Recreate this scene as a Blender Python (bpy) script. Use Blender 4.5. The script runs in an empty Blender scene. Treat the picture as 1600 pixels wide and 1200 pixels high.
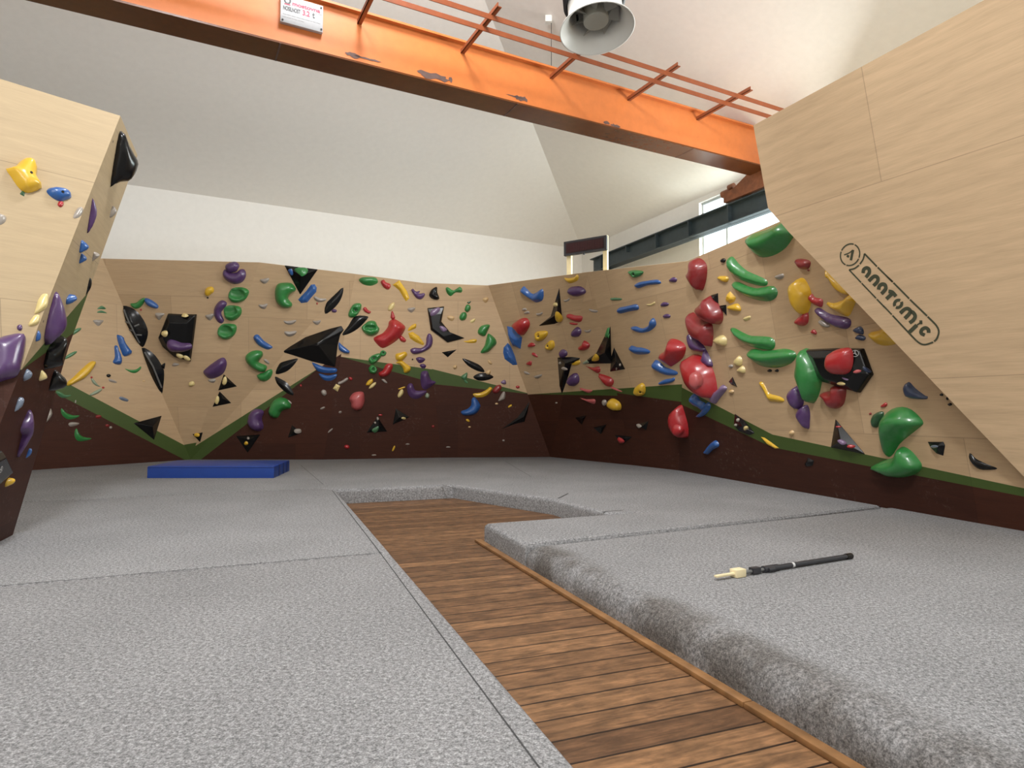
import bpy, bmesh, math, random
import numpy as np
from mathutils import Vector, Matrix
from mathutils.bvhtree import BVHTree
from mathutils.geometry import delaunay_2d_cdt
random.seed(4)
S = bpy.context.scene
COL = S.collection

# ------------------------------------------------------------------ camera
F = 1000.0; ZC = 1.25; HOR = 645.0          # focal length in pixels of the 1600x1200 frame, eye height, horizon row
PIT = math.atan((HOR - 600) / F)
cd = bpy.data.cameras.new('camera'); cd.sensor_fit = 'HORIZONTAL'; cd.sensor_width = 36; cd.lens = 36 * F / 1600
cd.clip_start = .05; cd.clip_end = 300
cam = bpy.data.objects.new('camera', cd); COL.objects.link(cam)
cam.location = (0, 0, ZC); cam.rotation_euler = (math.pi / 2 + PIT, 0, 0)
S.camera = cam

# ------------------------------------------------------------------ sky, lamps, exposure
S.view_settings.view_transform = 'Standard'; S.view_settings.look = 'None'
S.view_settings.exposure = 0.0; S.view_settings.gamma = 1; S.view_settings.use_curve_mapping = False
S.cycles.use_denoising = True
S.cycles.max_bounces = 8; S.cycles.diffuse_bounces = 5
S.cycles.sample_clamp_indirect = 6
w = bpy.data.worlds.new('sky'); S.world = w; w.use_nodes = True
w.node_tree.nodes['Background'].inputs[0].default_value = (.93, .97, 1, 1)
w.node_tree.nodes['Background'].inputs[1].default_value = 3.0
def area(name, loc, target, sx, sy, watts, col=(1, 1, 1)):
    l = bpy.data.lights.new(name, 'AREA'); l.shape = 'RECTANGLE'; l.size = sx; l.size_y = sy; l.energy = watts; l.color = col
    o = bpy.data.objects.new(name, l); COL.objects.link(o); o.location = loc
    o.rotation_euler = (Vector(target) - Vector(loc)).to_track_quat('-Z', 'Y').to_euler()
    return o
area('hall lamp', (-0.4, 0.0, 9.0), (-0.8, 5.5, 0), 1.0, 2.0, 690)
area('hall lamp', (2.8, -1.0, 8.6), (1.8, 4.5, 0), 1.0, 2.0, 680)
area('ridge lamp', (-1.2, 6.7, 9.0), (-0.6, 9.5, 0), .7, 1.4, 310)
area('window daylight', (6.3, 11.4, 4.6), (-7, 12, -0.5), 7, 2.0, 850, (1, .98, .95))
area('front window daylight', (-4.0, -7.0, 4.6), (-2.0, 12, 9.0), 9, 1.6, 400, (1, .98, .95))
# ------------------------------------------------------------------ pixel rays: where a seen point stands in the hall
C0 = np.array([0, 0, ZC])
def ray(px, py):
    x = (px - 800) / F; z = (600 - py) / F
    return np.array([x, math.cos(PIT) - z * math.sin(PIT), math.sin(PIT) + z * math.cos(PIT)])
def at(px, py, D):
    r = ray(px, py); return C0 + r * D / r[1]
MAT_Z = .2
def gz(px, py, z=MAT_Z):
    r = ray(px, py); return C0 + r * (z - ZC) / r[2]
def plane_of(a, b, c):
    n = np.cross(b - a, c - a); n = n / np.linalg.norm(n)
    if np.dot(n, C0 - a) < 0: n = -n
    return a, n
def hit(px, py, P, off=0.0):
    a, n = P; r = ray(px, py); return C0 + r * np.dot(a + n * off - C0, n) / np.dot(r, n)
def arr(*v): return np.array(v, dtype=float)

# ------------------------------------------------------------------ objects
def mesh(name, verts, faces, mats, parent=None, mi=None, smooth=False, uv=None, loc=(0, 0, 0), local=False):
    """one linked mesh object; verts in world metres unless local"""
    me = bpy.data.meshes.new(name)
    L = Vector(loc); off = Vector((0, 0, 0)) if local else L
    me.from_pydata([tuple(Vector(v) - off) for v in verts], [], [tuple(f) for f in faces])
    for m in (mats if isinstance(mats, (list, tuple)) else [mats]): me.materials.append(m)
    if mi is not None: me.polygons.foreach_set('material_index', mi)
    if smooth: me.polygons.foreach_set('use_smooth', [True] * len(me.polygons))
    if uv is not None:
        ul = me.uv_layers.new(name='UVMap')
        for lp in me.loops: ul.data[lp.index].uv = uv[lp.vertex_index]
    me.update()
    o = bpy.data.objects.new(name, me); COL.objects.link(o)
    if parent is not None:
        o.parent = parent
        if not local: o.location = L - parent.location if any(loc) else -parent.location
    else: o.location = L
    return o
def tag(o, label, cat, group=None):
    o['label'] = label; o['category'] = cat
    if group: o['group'] = group
    return o
def thing(name, label, cat, loc=(0, 0, 0), group=None):
    o = bpy.data.objects.new(name, None); COL.objects.link(o); o.location = loc; o.empty_display_size = .1
    return tag(o, label, cat, group)
def struct(o):
    o['kind'] = 'structure'; return o

class MB:
    """collects boxes, bars and prisms into one mesh"""
    def __init__(s): s.v = []; s.f = []
    def add(s, vs, fs):
        b = len(s.v); s.v += [tuple(v) for v in vs]; s.f += [tuple(i + b for i in f) for f in fs]; return s
    def obox(s, o, a, b, c):
        """box from corner o along edge vectors a, b, c"""
        o, a, b, c = map(np.array, (o, a, b, c))
        vs = [o, o + a, o + a + b, o + b, o + c, o + a + c, o + a + b + c, o + b + c]
        return s.add(vs, [(0, 3, 2, 1), (4, 5, 6, 7), (0, 1, 5, 4), (1, 2, 6, 5), (2, 3, 7, 6), (3, 0, 4, 7)])
    def cyl(s, p, q, r, n=16, r2=None):
        p, q = np.array(p, float), np.array(q, float); d = (q - p) / np.linalg.norm(q - p)
        a = np.cross(d, [0, 0, 1.]) if abs(d[2]) < .9 else np.cross(d, [1., 0, 0]); a /= np.linalg.norm(a); b = np.cross(d, a)
        r2 = r if r2 is None else r2
        vs = [p + r * (math.cos(t) * a + math.sin(t) * b) for t in np.linspace(0, 2 * math.pi, n, False)]
        vs += [q + r2 * (math.cos(t) * a + math.sin(t) * b) for t in np.linspace(0, 2 * math.pi, n, False)]
        fs = [(i, (i + 1) % n, n + (i + 1) % n, n + i) for i in range(n)] + [tuple(range(n))[::-1], tuple(range(n, 2 * n))]
        return s.add(vs, fs)
    def ribbon(s, pts, wd, nrm):
        """flat mitred ribbon through 3D points lying in a plane with normal nrm"""
        pts = [np.array(p, float) for p in pts]; L = []; R = []
        for i, p in enumerate(pts):
            d = (pts[min(i + 1, len(pts) - 1)] - pts[max(i - 1, 0)]); d /= np.linalg.norm(d)
            k = np.cross(nrm, d); k /= np.linalg.norm(k)
            L.append(p + k * wd / 2); R.append(p - k * wd / 2)
        n = len(pts)
        return s.add(L + R, [(i, i + 1, n + i + 1, n + i) for i in range(n - 1)])
    def build(s, name, mat, parent=None, smooth=False, bevel=0, seg=2, loc=(0, 0, 0)):
        o = mesh(name, s.v, s.f, mat, parent, smooth=smooth, loc=loc)
        bm = bmesh.new(); bm.from_mesh(o.data)
        bmesh.ops.recalc_face_normals(bm, faces=bm.faces)
        if bevel: bmesh.ops.bevel(bm, geom=bm.edges[:] , offset=bevel, segments=seg, profile=.6, affect='EDGES', clamp_overlap=True)
        bm.to_mesh(o.data); bm.free()
        if bevel: o.data.polygons.foreach_set('use_smooth', [True] * len(o.data.polygons)); o.data.set_sharp_from_angle(angle=math.radians(50))
        return o

# ------------------------------------------------------------------ materials
def nodes(name):
    m = bpy.data.materials.new(name); m.use_nodes = True; nt = m.node_tree; b = nt.nodes['Principled BSDF']
    return m, nt, b
def N(nt, t, **k):
    n = nt.nodes.new(t)
    for a, v in k.items():
        if a in n.inputs.keys() if isinstance(a, str) and not hasattr(n, a) else False: n.inputs[a].default_value = v
        else: setattr(n, a, v)
    return n
def mixc(nt, fac, a, b, mode='MIX'):
    n = nt.nodes.new('ShaderNodeMix'); n.data_type = 'RGBA'; n.blend_type = mode
    for s, v in ((0, fac), (6, a), (7, b)):
        if hasattr(v, 'node'): nt.links.new(v, n.inputs[s])
        elif s == 0: n.inputs[0].default_value = v
        else: n.inputs[s].default_value = (*v, 1)
    return n.outputs[2]
def ramp(nt, src, stops):
    r = nt.nodes.new('ShaderNodeValToRGB'); e = r.color_ramp.elements
    e[0].position, e[0].color = stops[0][0], (*[stops[0][1]] * 3, 1); e[1].position, e[1].color = stops[-1][0], (*[stops[-1][1]] * 3, 1)
    for p, v in stops[1:-1]:
        x = e.new(p); x.color = (v, v, v, 1)
    nt.links.new(src, r.inputs[0]); return r.outputs[0]
def mapped(nt, kind, scale, rot=(0, 0, 0)):
    t = nt.nodes.new('ShaderNodeTexCoord'); mp = nt.nodes.new('ShaderNodeMapping')
    mp.inputs['Scale'].default_value = scale; mp.inputs['Rotation'].default_value = rot
    nt.links.new(t.outputs[kind], mp.inputs[0]); return mp.outputs[0]
def noise(nt, vec, scale, detail=4, rough=.55, dist=0):
    n = nt.nodes.new('ShaderNodeTexNoise'); n.inputs['Scale'].default_value = scale; n.inputs['Detail'].default_value = detail
    n.inputs['Roughness'].default_value = rough; n.inputs['Distortion'].default_value = dist
    nt.links.new(vec, n.inputs['Vector']); return n.outputs['Fac']
def bump(nt, b, h, strength, dist=.01):
    n = nt.nodes.new('ShaderNodeBump'); n.inputs['Strength'].default_value = strength; n.inputs['Distance'].default_value = dist
    nt.links.new(h, n.inputs['Height']); nt.links.new(n.outputs[0], b.inputs['Normal'])
def plain(name, col, rough=.5, metal=0, coat=0, var=0, spec=.5):
    m, nt, b = nodes(name); b.inputs['Roughness'].default_value = rough; b.inputs['Metallic'].default_value = metal
    b.inputs['Coat Weight'].default_value = coat; b.inputs['Coat Roughness'].default_value = .12; b.inputs['Specular IOR Level'].default_value = spec
    if var:
        v = noise(nt, mapped(nt, 'Object', (1, 1, 1)), 9, 5)
        f = ramp(nt, v, [(.3, 0), (.7, 1)])
        nt.links.new(mixc(nt, f, tuple(c * (1 - var) for c in col), tuple(min(1, c * (1 + var)) for c in col)), b.inputs['Base Color'])
        bump(nt, b, v, .08)
    else: b.inputs['Base Color'].default_value = (*col, 1)
    return m
def plywood(name, c1, c2, rough=.55, grain=.16, spec=.3, board=(2.44, 1.22), holes=False, seam=.68, wave=.05, chalk=False):
    m, nt, b = nodes(name); b.inputs['Roughness'].default_value = rough; b.inputs['Specular IOR Level'].default_value = spec
    uv = mapped(nt, 'UV', (1, 1, 1))
    br = nt.nodes.new('ShaderNodeTexBrick'); nt.links.new(uv, br.inputs['Vector'])
    br.inputs['Scale'].default_value = 1; br.inputs['Brick Width'].default_value = board[0]; br.inputs['Row Height'].default_value = board[1]
    br.inputs['Mortar Size'].default_value = .004; br.inputs['Mortar Smooth'].default_value = .2; br.inputs['Bias'].default_value = 0
    br.inputs['Color1'].default_value = (*c1, 1); br.inputs['Color2'].default_value = (*c2, 1)
    br.inputs['Mortar'].default_value = (*[c * seam for c in c1], 1)
    g1 = noise(nt, mapped(nt, 'UV', (.55, 7, 1)), 2.2, 5, .6, 1.6)
    g2 = noise(nt, mapped(nt, 'UV', (2, 60, 1)), 3, 3)
    wv = nt.nodes.new('ShaderNodeTexWave'); wv.wave_type = 'BANDS'; wv.bands_direction = 'Y'
    nt.links.new(mapped(nt, 'UV', (.25, 1, 1)), wv.inputs['Vector']); wv.inputs['Scale'].default_value = 2.2
    wv.inputs['Distortion'].default_value = 14; wv.inputs['Detail'].default_value = 3; wv.inputs['Detail Scale'].default_value = .8
    a = mixc(nt, .45, g1, g2); a = mixc(nt, wave, a, wv.outputs['Fac'])
    f = ramp(nt, a, [(.3, 1 - grain), (.7, 1 + grain * .35)])
    col = mixc(nt, 1, br.outputs['Color'], f, 'MULTIPLY')
    k = ramp(nt, noise(nt, mapped(nt, 'UV', (3, 14, 1)), 2.4, 2, .4), [(.0, .55), (.2, 1), (1, 1)])
    col = mixc(nt, 1, col, k, 'MULTIPLY')
    if chalk:                                                       # chalk scuffs from shoes and hands
        cz = mixc(nt, 1, ramp(nt, noise(nt, mapped(nt, 'UV', (1, 1, 1)), 1.3, 3), [(.5, 0), (.7, 1)]), ramp(nt, noise(nt, mapped(nt, 'UV', (1, 1, 1)), 16, 4, .7), [(.56, 0), (.72, .16)]), 'MULTIPLY')
        col = mixc(nt, cz, col, (.5, .45, .42))
    if holes:                                                       # drilled bolt holes
        vo = nt.nodes.new('ShaderNodeTexVoronoi'); vo.inputs['Scale'].default_value = 2.6; vo.inputs['Randomness'].default_value = .55
        nt.links.new(uv, vo.inputs['Vector'])
        col = mixc(nt, 1, col, ramp(nt, vo.outputs['Distance'], [(.028, .1), (.04, 1)]), 'MULTIPLY')
    nt.links.new(col, b.inputs['Base Color'])
    return m
M_BEIGE = plywood('birch plywood', (.545, .385, .23), (.48, .335, .195))
M_PROW = plywood('drilled birch plywood', (.43, .325, .195), (.415, .31, .185), holes=True)
M_LOGO = plywood('pale birch plywood', (.60, .43, .265), (.575, .41, .25), grain=.2, board=(3.6, 1.9), wave=.1)
M_BROWN = plywood('brown film plywood', (.062, .021, .012), (.046, .016, .010), rough=.55, grain=.3, spec=.18, seam=.7, chalk=True)
M_GREEN = plywood('green painted plywood', (.058, .095, .022), (.054, .088, .02), rough=.5, grain=.06, seam=.8)
M_EDGE = plain('plywood edge', (.75, .62, .42), .6)
M_WHITE = plain('white plaster', (.72, .70, .66), .8, var=.02)
M_CEIL = plain('pale plaster ceiling', (.84, .81, .765), .9, var=.02)
M_ORANGE = plain('orange steel paint', (.54, .155, .036), .45, var=.06)
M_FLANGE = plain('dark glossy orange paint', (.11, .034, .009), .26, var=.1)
M_DORANGE = plain('rust orange steel paint', (.24, .06, .018), .45, var=.12)
M_NAVY = plain('dark slate steel', (.028, .042, .05), .5, var=.15)
M_RUST = plain('brown red steel', (.20, .07, .03), .55, var=.25)
M_SCUFF = plain('bare scuffed steel', (.10, .055, .045), .7, var=.3)
M_FANW = plain('white fan plastic', (.80, .80, .76), .4)
M_FANG = plain('grey fan plastic', (.42, .42, .37), .5)
M_FANB = plain('fan blade grey', (.30, .30, .27), .5)
M_DARK = plain('dark metal', (.03, .03, .035), .5)
M_WOODP = plain('pale timber', (.78, .67, .42), .6, var=.08)
M_LED = plain('dark red display', (.016, .003, .004), .35, var=.5)
M_BLUEM = plain('blue vinyl', (.004, .043, .27), .42, var=.06)
M_BLUED = plain('dark blue vinyl', (.006, .02, .12), .5)
M_SIGN = plain('white sign enamel', (.36, .36, .37), .45)
M_PINK = plain('pink print', (.40, .015, .06), .5)
M_INK = plain('black print', (.03, .03, .03), .5)
M_GREYINK = plain('grey print', (.3, .3, .3), .5)
M_LOGOINK = plain('dark olive stencil paint', (.05, .055, .03), .6)
M_MARK = plain('white mark print', (.6, .6, .6), .5)
M_VEIN = plain('grey scuffed vein', (.13, .13, .125), .4)
M_BOLT = plain('dark bolt steel', (.02, .018, .016), .4, metal=.6)
M_SEAM = plain('dark seam thread', (.05, .05, .052), .9)
M_FRAMEW = plain('pale window frame', (.6, .66, .68), .4)
def felt(name, stain=None):
    m, nt, b = nodes(name); b.inputs['Roughness'].default_value = .95; b.inputs['Specular IOR Level'].default_value = .1
    n1 = noise(nt, mapped(nt, 'Object', (1, 1, 1)), 55, 3, .7); n2 = noise(nt, mapped(nt, 'Object', (1, 1, 1)), 150, 2, .6)
    n3 = noise(nt, mapped(nt, 'Object', (1, 1, 1)), 1.1, 3)
    a = mixc(nt, .45, n1, n2)
    f = ramp(nt, a, [(.36, .10), (.5, .235), (.64, .43)])
    f = mixc(nt, 1, f, ramp(nt, n3, [(.3, .9), (.7, 1.06)]), 'MULTIPLY')
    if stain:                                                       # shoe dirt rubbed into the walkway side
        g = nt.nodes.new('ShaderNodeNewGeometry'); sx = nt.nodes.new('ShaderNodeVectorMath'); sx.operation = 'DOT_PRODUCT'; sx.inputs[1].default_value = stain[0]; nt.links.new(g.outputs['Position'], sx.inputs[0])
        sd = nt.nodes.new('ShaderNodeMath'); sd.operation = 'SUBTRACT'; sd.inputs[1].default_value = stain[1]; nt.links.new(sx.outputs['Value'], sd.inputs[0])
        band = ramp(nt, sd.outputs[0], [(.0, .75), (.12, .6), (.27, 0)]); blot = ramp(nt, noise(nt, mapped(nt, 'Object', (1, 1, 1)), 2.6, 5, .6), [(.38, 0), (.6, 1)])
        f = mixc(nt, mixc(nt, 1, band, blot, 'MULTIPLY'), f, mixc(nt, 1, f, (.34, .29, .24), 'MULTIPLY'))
    nt.links.new(mixc(nt, 1, f, (1.0, 1.0, 1.02), 'MULTIPLY'), b.inputs['Base Color']); bump(nt, b, a, .25, .01)
    return m
M_FELT = felt('grey felt carpet')
PATH = math.atan2(-.385, 1)                                           # the walkway's heading
def planks():
    m, nt, b = nodes('brown wooden planks'); b.inputs['Roughness'].default_value = .5; b.inputs['Specular IOR Level'].default_value = .35
    uv = mapped(nt, 'UV', (1, 1, 1))
    br = nt.nodes.new('ShaderNodeTexBrick'); nt.links.new(uv, br.inputs['Vector']); br.inputs['Scale'].default_value = 1
    br.inputs['Brick Width'].default_value = 40; br.inputs['Row Height'].default_value = .162; br.inputs['Mortar Size'].default_value = .007; br.inputs['Mortar Smooth'].default_value = .5
    br.inputs['Color1'].default_value = (.225, .118, .055, 1); br.inputs['Color2'].default_value = (.105, .052, .025, 1); br.inputs['Mortar'].default_value = (.02, .009, .004, 1); br.offset = .37
    g = noise(nt, mapped(nt, 'UV', (1.4, 11, 1)), 2.6, 6, .65, 1.2)
    g2 = noise(nt, mapped(nt, 'UV', (4, 6, 1)), 2.1, 4, .6)
    f = ramp(nt, g, [(.3, .5), (.5, .95), (.7, 1.6)]); f2 = ramp(nt, g2, [(.3, .62), (.62, 1.15)])
    col = mixc(nt, 1, mixc(nt, 1, br.outputs['Color'], f, 'MULTIPLY'), f2, 'MULTIPLY')
    nt.links.new(col, b.inputs['Base Color']); bump(nt, b, br.outputs['Fac'], .4, -.004)
    return m
M_PLANK = planks()
M_TRIM = plain('golden wood trim', (.24, .12, .045), .5, var=.3)
def glass():
    m, nt, b = nodes('window glass'); nt.nodes.remove(b); tr = nt.nodes.new('ShaderNodeBsdfTransparent'); tr.inputs[0].default_value = (.93, 1, 1, 1)
    gl = nt.nodes.new('ShaderNodeBsdfGlossy'); gl.inputs['Roughness'].default_value = .03; mx = nt.nodes.new('ShaderNodeMixShader'); mx.inputs[0].default_value = .06
    nt.links.new(tr.outputs[0], mx.inputs[1]); nt.links.new(gl.outputs[0], mx.inputs[2]); nt.links.new(mx.outputs[0], nt.nodes['Material Output'].inputs[0])
    return m
M_GLASS = glass()
HC = {  # hold plastics
 'y': ('yellow', (.70, .42, .018)), 'cy': ('pale yellow', (.72, .58, .25)), 'b': ('blue', (.014, .095, .33)), 'nb': ('navy blue', (.012, .03, .085)), 'bw': ('grey-blue', (.16, .2, .27)),
 'g': ('green', (.02, .20, .038)), 'dg': ('dark green', (.015, .075, .022)), 'pg': ('dull green', (.06, .19, .08)), 'gw': ('pale green-grey', (.26, .32, .22)),
 'r': ('red', (.40, .012, .016)), 'dr': ('dark red', (.24, .012, .014)), 'pk': ('pinkish red', (.50, .10, .10)), 'p': ('purple', (.075, .028, .12)), 'lp': ('pale purple', (.20, .13, .24)),
 'k': ('black', (.0045, .0045, .005)), 'w': ('grey', (.34, .30, .26)), 't': ('tan', (.62, .42, .2))}
def holdmat(k):
    nm, c = HC[k]; m, nt, b = nodes(nm + ' resin')
    v = noise(nt, mapped(nt, 'Object', (1, 1, 1)), 14, 5)
    f = ramp(nt, v, [(.35, 0), (.75, .2 if k != 'k' else .02)])
    nt.links.new(mixc(nt, f, c, tuple(min(1, x * .7 + .12) for x in c)), b.inputs['Base Color'])   # chalk dust
    b.inputs['Roughness'].default_value = .22 if k == 'k' else .34; b.inputs['Coat Weight'].default_value = .1 if k == 'k' else .55; b.inputs['Coat Roughness'].default_value = .16
    if k == 'k': b.inputs['Specular IOR Level'].default_value = .32
    return m
HM = {k: holdmat(k) for k in HC}

# ------------------------------------------------------------------ hall shell: floor, walls, roof, window
UDIR = arr(1.9, 1, 0) / math.hypot(1.9, 1)            # along the crane bridge and the back wall
VDIR = arr(-UDIR[1], UDIR[0], 0)                      # away from the camera, square to it
WDIR = arr(-.475, 1, 0) / math.hypot(.475, 1)         # along the crane runway and the right wall
WOUT = arr(WDIR[1], -WDIR[0], 0)                      # outwards through the right wall
UP = arr(0, 0, 1)
RUN0 = at(1195, 299.7, 12.3)                          # point on the runway's top edge
wall0 = RUN0 + WOUT * .55
def on_line(px, p, d):
    """where the plan ray through column px meets the plan line p + t d"""
    k = (px - 800) / F; t = (k * p[1] - p[0]) / (d[0] - k * d[1]); return p + d * t
cor = on_line(910, wall0, WDIR); ZW = ZC + (HOR - 387) / F * cor[1]     # back right corner, eaves height
cor = arr(cor[0], cor[1], 0)
RISE = .45
cl = cor - UDIR * 19; fr = cor - WDIR * 23; fl = cl - WDIR * 23
ridge1 = cor - UDIR * 9.5 - WDIR * 9.5; ridge2 = cor - UDIR * 9.5 - WDIR * 13.5
zr = UP * (ZW + RISE * 9.5); ze = UP * ZW
struct(mesh('ceiling', [cor + ze, cl + ze, fl + ze, fr + ze, ridge1 + zr, ridge2 + zr], [(0, 1, 4), (1, 2, 5, 4), (2, 3, 5), (3, 0, 4, 5)], M_CEIL))
struct(mesh('wall_back', [cor, cl, cl + ze, cor + ze], [(0, 1, 2, 3)], M_WHITE))
struct(mesh('wall_front', [fr, fl, fl + ze, fr + ze], [(0, 1, 2, 3)], M_WHITE))
struct(mesh('wall_left', [cl, fl, fl + ze, cl + ze], [(0, 1, 2, 3)], M_WHITE))
ws = on_line(1096, wall0, WDIR); ws = arr(ws[0], ws[1], 0); we = fr + WDIR * 1.0
z0, z1 = 3.3, ZW - .12
m_ = MB()
for a, b, lo, hi in ((cor, ws, 0, ZW), (ws, we, 0, z0), (ws, we, z1, ZW), (we, fr, 0, ZW)):
    m_.obox(a + UP * lo, b - a, WOUT * .25, UP * (hi - lo))
struct(m_.build('wall_right', M_WHITE))
wl = np.linalg.norm(we - ws)
win = bpy.data.objects.new('window_1', None); COL.objects.link(win); win.location = ws + UP * z0; win['kind'] = 'structure'
m_ = MB(); o = ws + UP * z0 + WOUT * .1; d = -WDIR
for k, t in enumerate([0] + [.75 + 1.9 * i for i in range(int(wl / 1.9))] + [wl - .06]): m_.obox(o + d * t, d * .05, WOUT * .06, UP * (z1 - z0))
m_.obox(o, d * wl, WOUT * .06, UP * .05).obox(o + UP * (z1 - z0 - .05), d * wl, WOUT * .06, UP * .05)
m_.build('window_frame', M_FRAMEW, win, loc=ws + UP * z0)
MB().obox(o + WOUT * .02, d * wl, WOUT * .012, UP * (z1 - z0)).build('pane', M_GLASS, win, loc=ws + UP * z0)
# floor of cross planks
pd = arr(math.sin(PATH), math.cos(PATH), 0); pn = arr(math.cos(PATH), -math.sin(PATH), 0)
fv = [(-22, -6, 0), (14, -6, 0), (14, 22, 0), (-22, 22, 0)]
struct(mesh('floor', fv, [(0, 1, 2, 3)], M_PLANK, uv=[(np.dot(v, pn), np.dot(v, pd)) for v in fv]))

# ------------------------------------------------------------------ climbing walls: flat facets with a painted zigzag
PANELS_V, PANELS_F, PANELS_W = [], [], []
def split(poly, ln):
    """convex pixel polygon cut by a line: (part above, part below)"""
    (x0, y0), (x1, y1) = ln; s = [(y - (y0 + (y1 - y0) * (x - x0) / (x1 - x0))) for x, y in poly]; up, dn = [], []
    for i, (p, a) in enumerate(zip(poly, s)):
        q, b = poly[(i + 1) % len(poly)], s[(i + 1) % len(poly)]
        if a <= 0: up.append(p)
        if a >= 0: dn.append(p)
        if a * b < 0:
            t = a / (a - b); c = (p[0] + t * (q[0] - p[0]), p[1] + t * (q[1] - p[1])); up.append(c); dn.append(c)
    return up if len(up) > 2 else [], dn if len(dn) > 2 else []
def facet(poly, P, parent, upper=None, lower=None, wood=None, thick=.03, name='panel'):
    wood = wood or M_BEIGE; a, n = P
    u = np.cross(UP, n); u /= np.linalg.norm(u); v = np.cross(n, u)
    pieces = []
    if upper is None: pieces = [(poly, 0)]
    else:
        top, rest = split(poly, upper); pieces.append((top, 0))
        if rest:
            mid, low = split(rest, lower); pieces += [(mid, 1), (low, 2)]
    V, Fc, mi, key = [], [], [], {}
    def vid(p):
        k = (round(p[0], 2), round(p[1], 2))
        if k not in key: key[k] = len(V); V.append(hit(p[0], p[1], P))
        return key[k]
    for pl, m in pieces:
        f = []
        for p in pl:
            i = vid(p)
            if not f or f[-1] != i: f.append(i)
        if len(f) > 1 and f[0] == f[-1]: f.pop()
        if len(f) < 3: continue
        nn = np.cross(V[f[1]] - V[f[0]], V[f[2]] - V[f[0]])
        if np.dot(nn, n) < 0: f = f[::-1]
        Fc.append(f); mi.append(m)
        PANELS_W.append(parent.name); PANELS_F.append([len(PANELS_V) + i for i in range(len(f))]); PANELS_V.extend([tuple(V[i]) for i in f])
    q = [hit(x, y, P) for x, y in poly]; k = len(q); b = len(V)
    V += q + [p - n * thick for p in q]
    Fc += [[b + i, b + k + i, b + k + (i + 1) % k, b + (i + 1) % k] for i in range(k)] + [[b + k + i for i in range(k)]]; mi += [3] * (k + 1)
    return mesh(name, V, Fc, [wood, M_GREEN, M_BROWN, M_EDGE], parent, mi=mi, uv=[(np.dot(p, u), np.dot(p, v)) for p in V], loc=parent.location)

A = gz(298, 718); B1 = gz(45, 735); B34 = gz(505, 718); B4m = gz(690, 715); B45 = gz(860, 714); B56 = gz(990, 727); B67 = gz(1060, 735); B8 = gz(1600, 830)
a12, a23, a34, a4m, a45, a56, a67 = (160, 404), (405, 410), (555, 428), (660, 442), (763, 446), (920, 425), (1074, 408)
b0, b34, b4m, b45, b56, b67 = (298, 718), (505, 718), (690, 715), (860, 714), (990, 727), (1060, 735)
d1_ = (A - B1) / np.linalg.norm(A - B1); p1 = plane_of(B1, A, A + UP + arr(-d1_[1], d1_[0], 0) * .1)
T12 = hit(*a12, p1); T23 = at(*a23, 13.65); T34 = at(*a34, 14.3); T56 = at(*a56, 12.4)
p2 = plane_of(T12, T23, A); p3a = plane_of(A, T34, T23); p3b = plane_of(A, B34, T34); p4a = plane_of(B34, B4m, T34); T4m = hit(*a4m, p4a)
p4b = plane_of(B4m, B45, T4m); T45 = hit(*a45, p4b); p5a = plane_of(T45, T56, B45); p5b = plane_of(T56, B56, B45)
p6 = plane_of(B56, T56, B67); T67 = hit(*a67, p6); 
p7 = plane_of(T67, B67, B8)
bw = thing('climbing_wall', 'long plywood climbing wall across the back with green zigzag over brown base', 'climbing wall', A, 'climbing walls')
facet([(-150, 388.5), a12, b0, (45, 735), (-150, 748)], p1, bw, ((111, 602), (287, 695)), ((90, 616), (280, 714)))
facet([a12, a23, b0], p2, bw, ((287, 695), (316, 690)), ((295, 717), (316, 714)))
facet([a23, a34, b0], p3a, bw, ((316, 690), (492, 579)), ((319, 714), (492, 580)))
facet([a34, b34, b0], p3b, bw, ((316, 690), (492, 579)), ((319, 714), (492, 580)))
facet([a34, a4m, b4m, b34], p4a, bw, ((530, 557), (681, 578)), ((549, 562), (686, 601)))
facet([a4m, a45, b45, b4m], p4b, bw, ((681, 578), (831, 616)), ((686, 601), (831, 616)))
facet([a45, a56, b45], p5a, bw, ((831, 616), (990, 605.5)), ((831, 616), (1000, 619)))
facet([a56, b56, b45], p5b, bw, ((831, 616), (990, 605.5)), ((831, 616), (1000, 619)))
facet([a56, a67, b67, b56], p6, bw, ((990, 605.5), (1056, 601)), ((1000, 619), (1050, 626)))
rw = thing('climbing_wall', 'steep plywood climbing wall with green bananas and a big green scoop', 'climbing wall', B67, 'climbing walls')
facet([a67, (1207, 351), (1207, 762), b67], p7, rw, ((1057, 601), (1207, 679)), ((1052, 626), (1207, 699)))
facet([(1207, 351), (1760, 112), (1760, 862), (1207, 762)], p7, rw, ((1207, 679), (1600, 763)), ((1207, 699), (1600, 776)))
# prow on the left
pa = at(188, 181, 6.0); pd0 = gz(20, 836)
sd = arr(-.40, 1, 0); pS = plane_of(pa, pa + sd, pd0)
e1 = hit(34, 576, pS); pF = plane_of(pa, pa - arr(.84, 1, 0), e1)
lw = thing('climbing_wall', 'plywood prow at the picture edge with a big yellow blob hold', 'climbing wall', pd0, 'climbing walls')
facet([(188, 181), (34, 576), (-95, 907), (-400, 1040), (-400, 0)], pF, lw, ((0, 590), (33, 577)), ((0, 591), (33, 578)), wood=M_PROW)
facet([(188, 181), (215, 243), (108, 540), (20, 836), (-95, 907), (34, 576)], pS, lw, ((143, 451), (35, 576)), ((108, 525), (35, 577)), wood=M_PROW)
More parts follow.
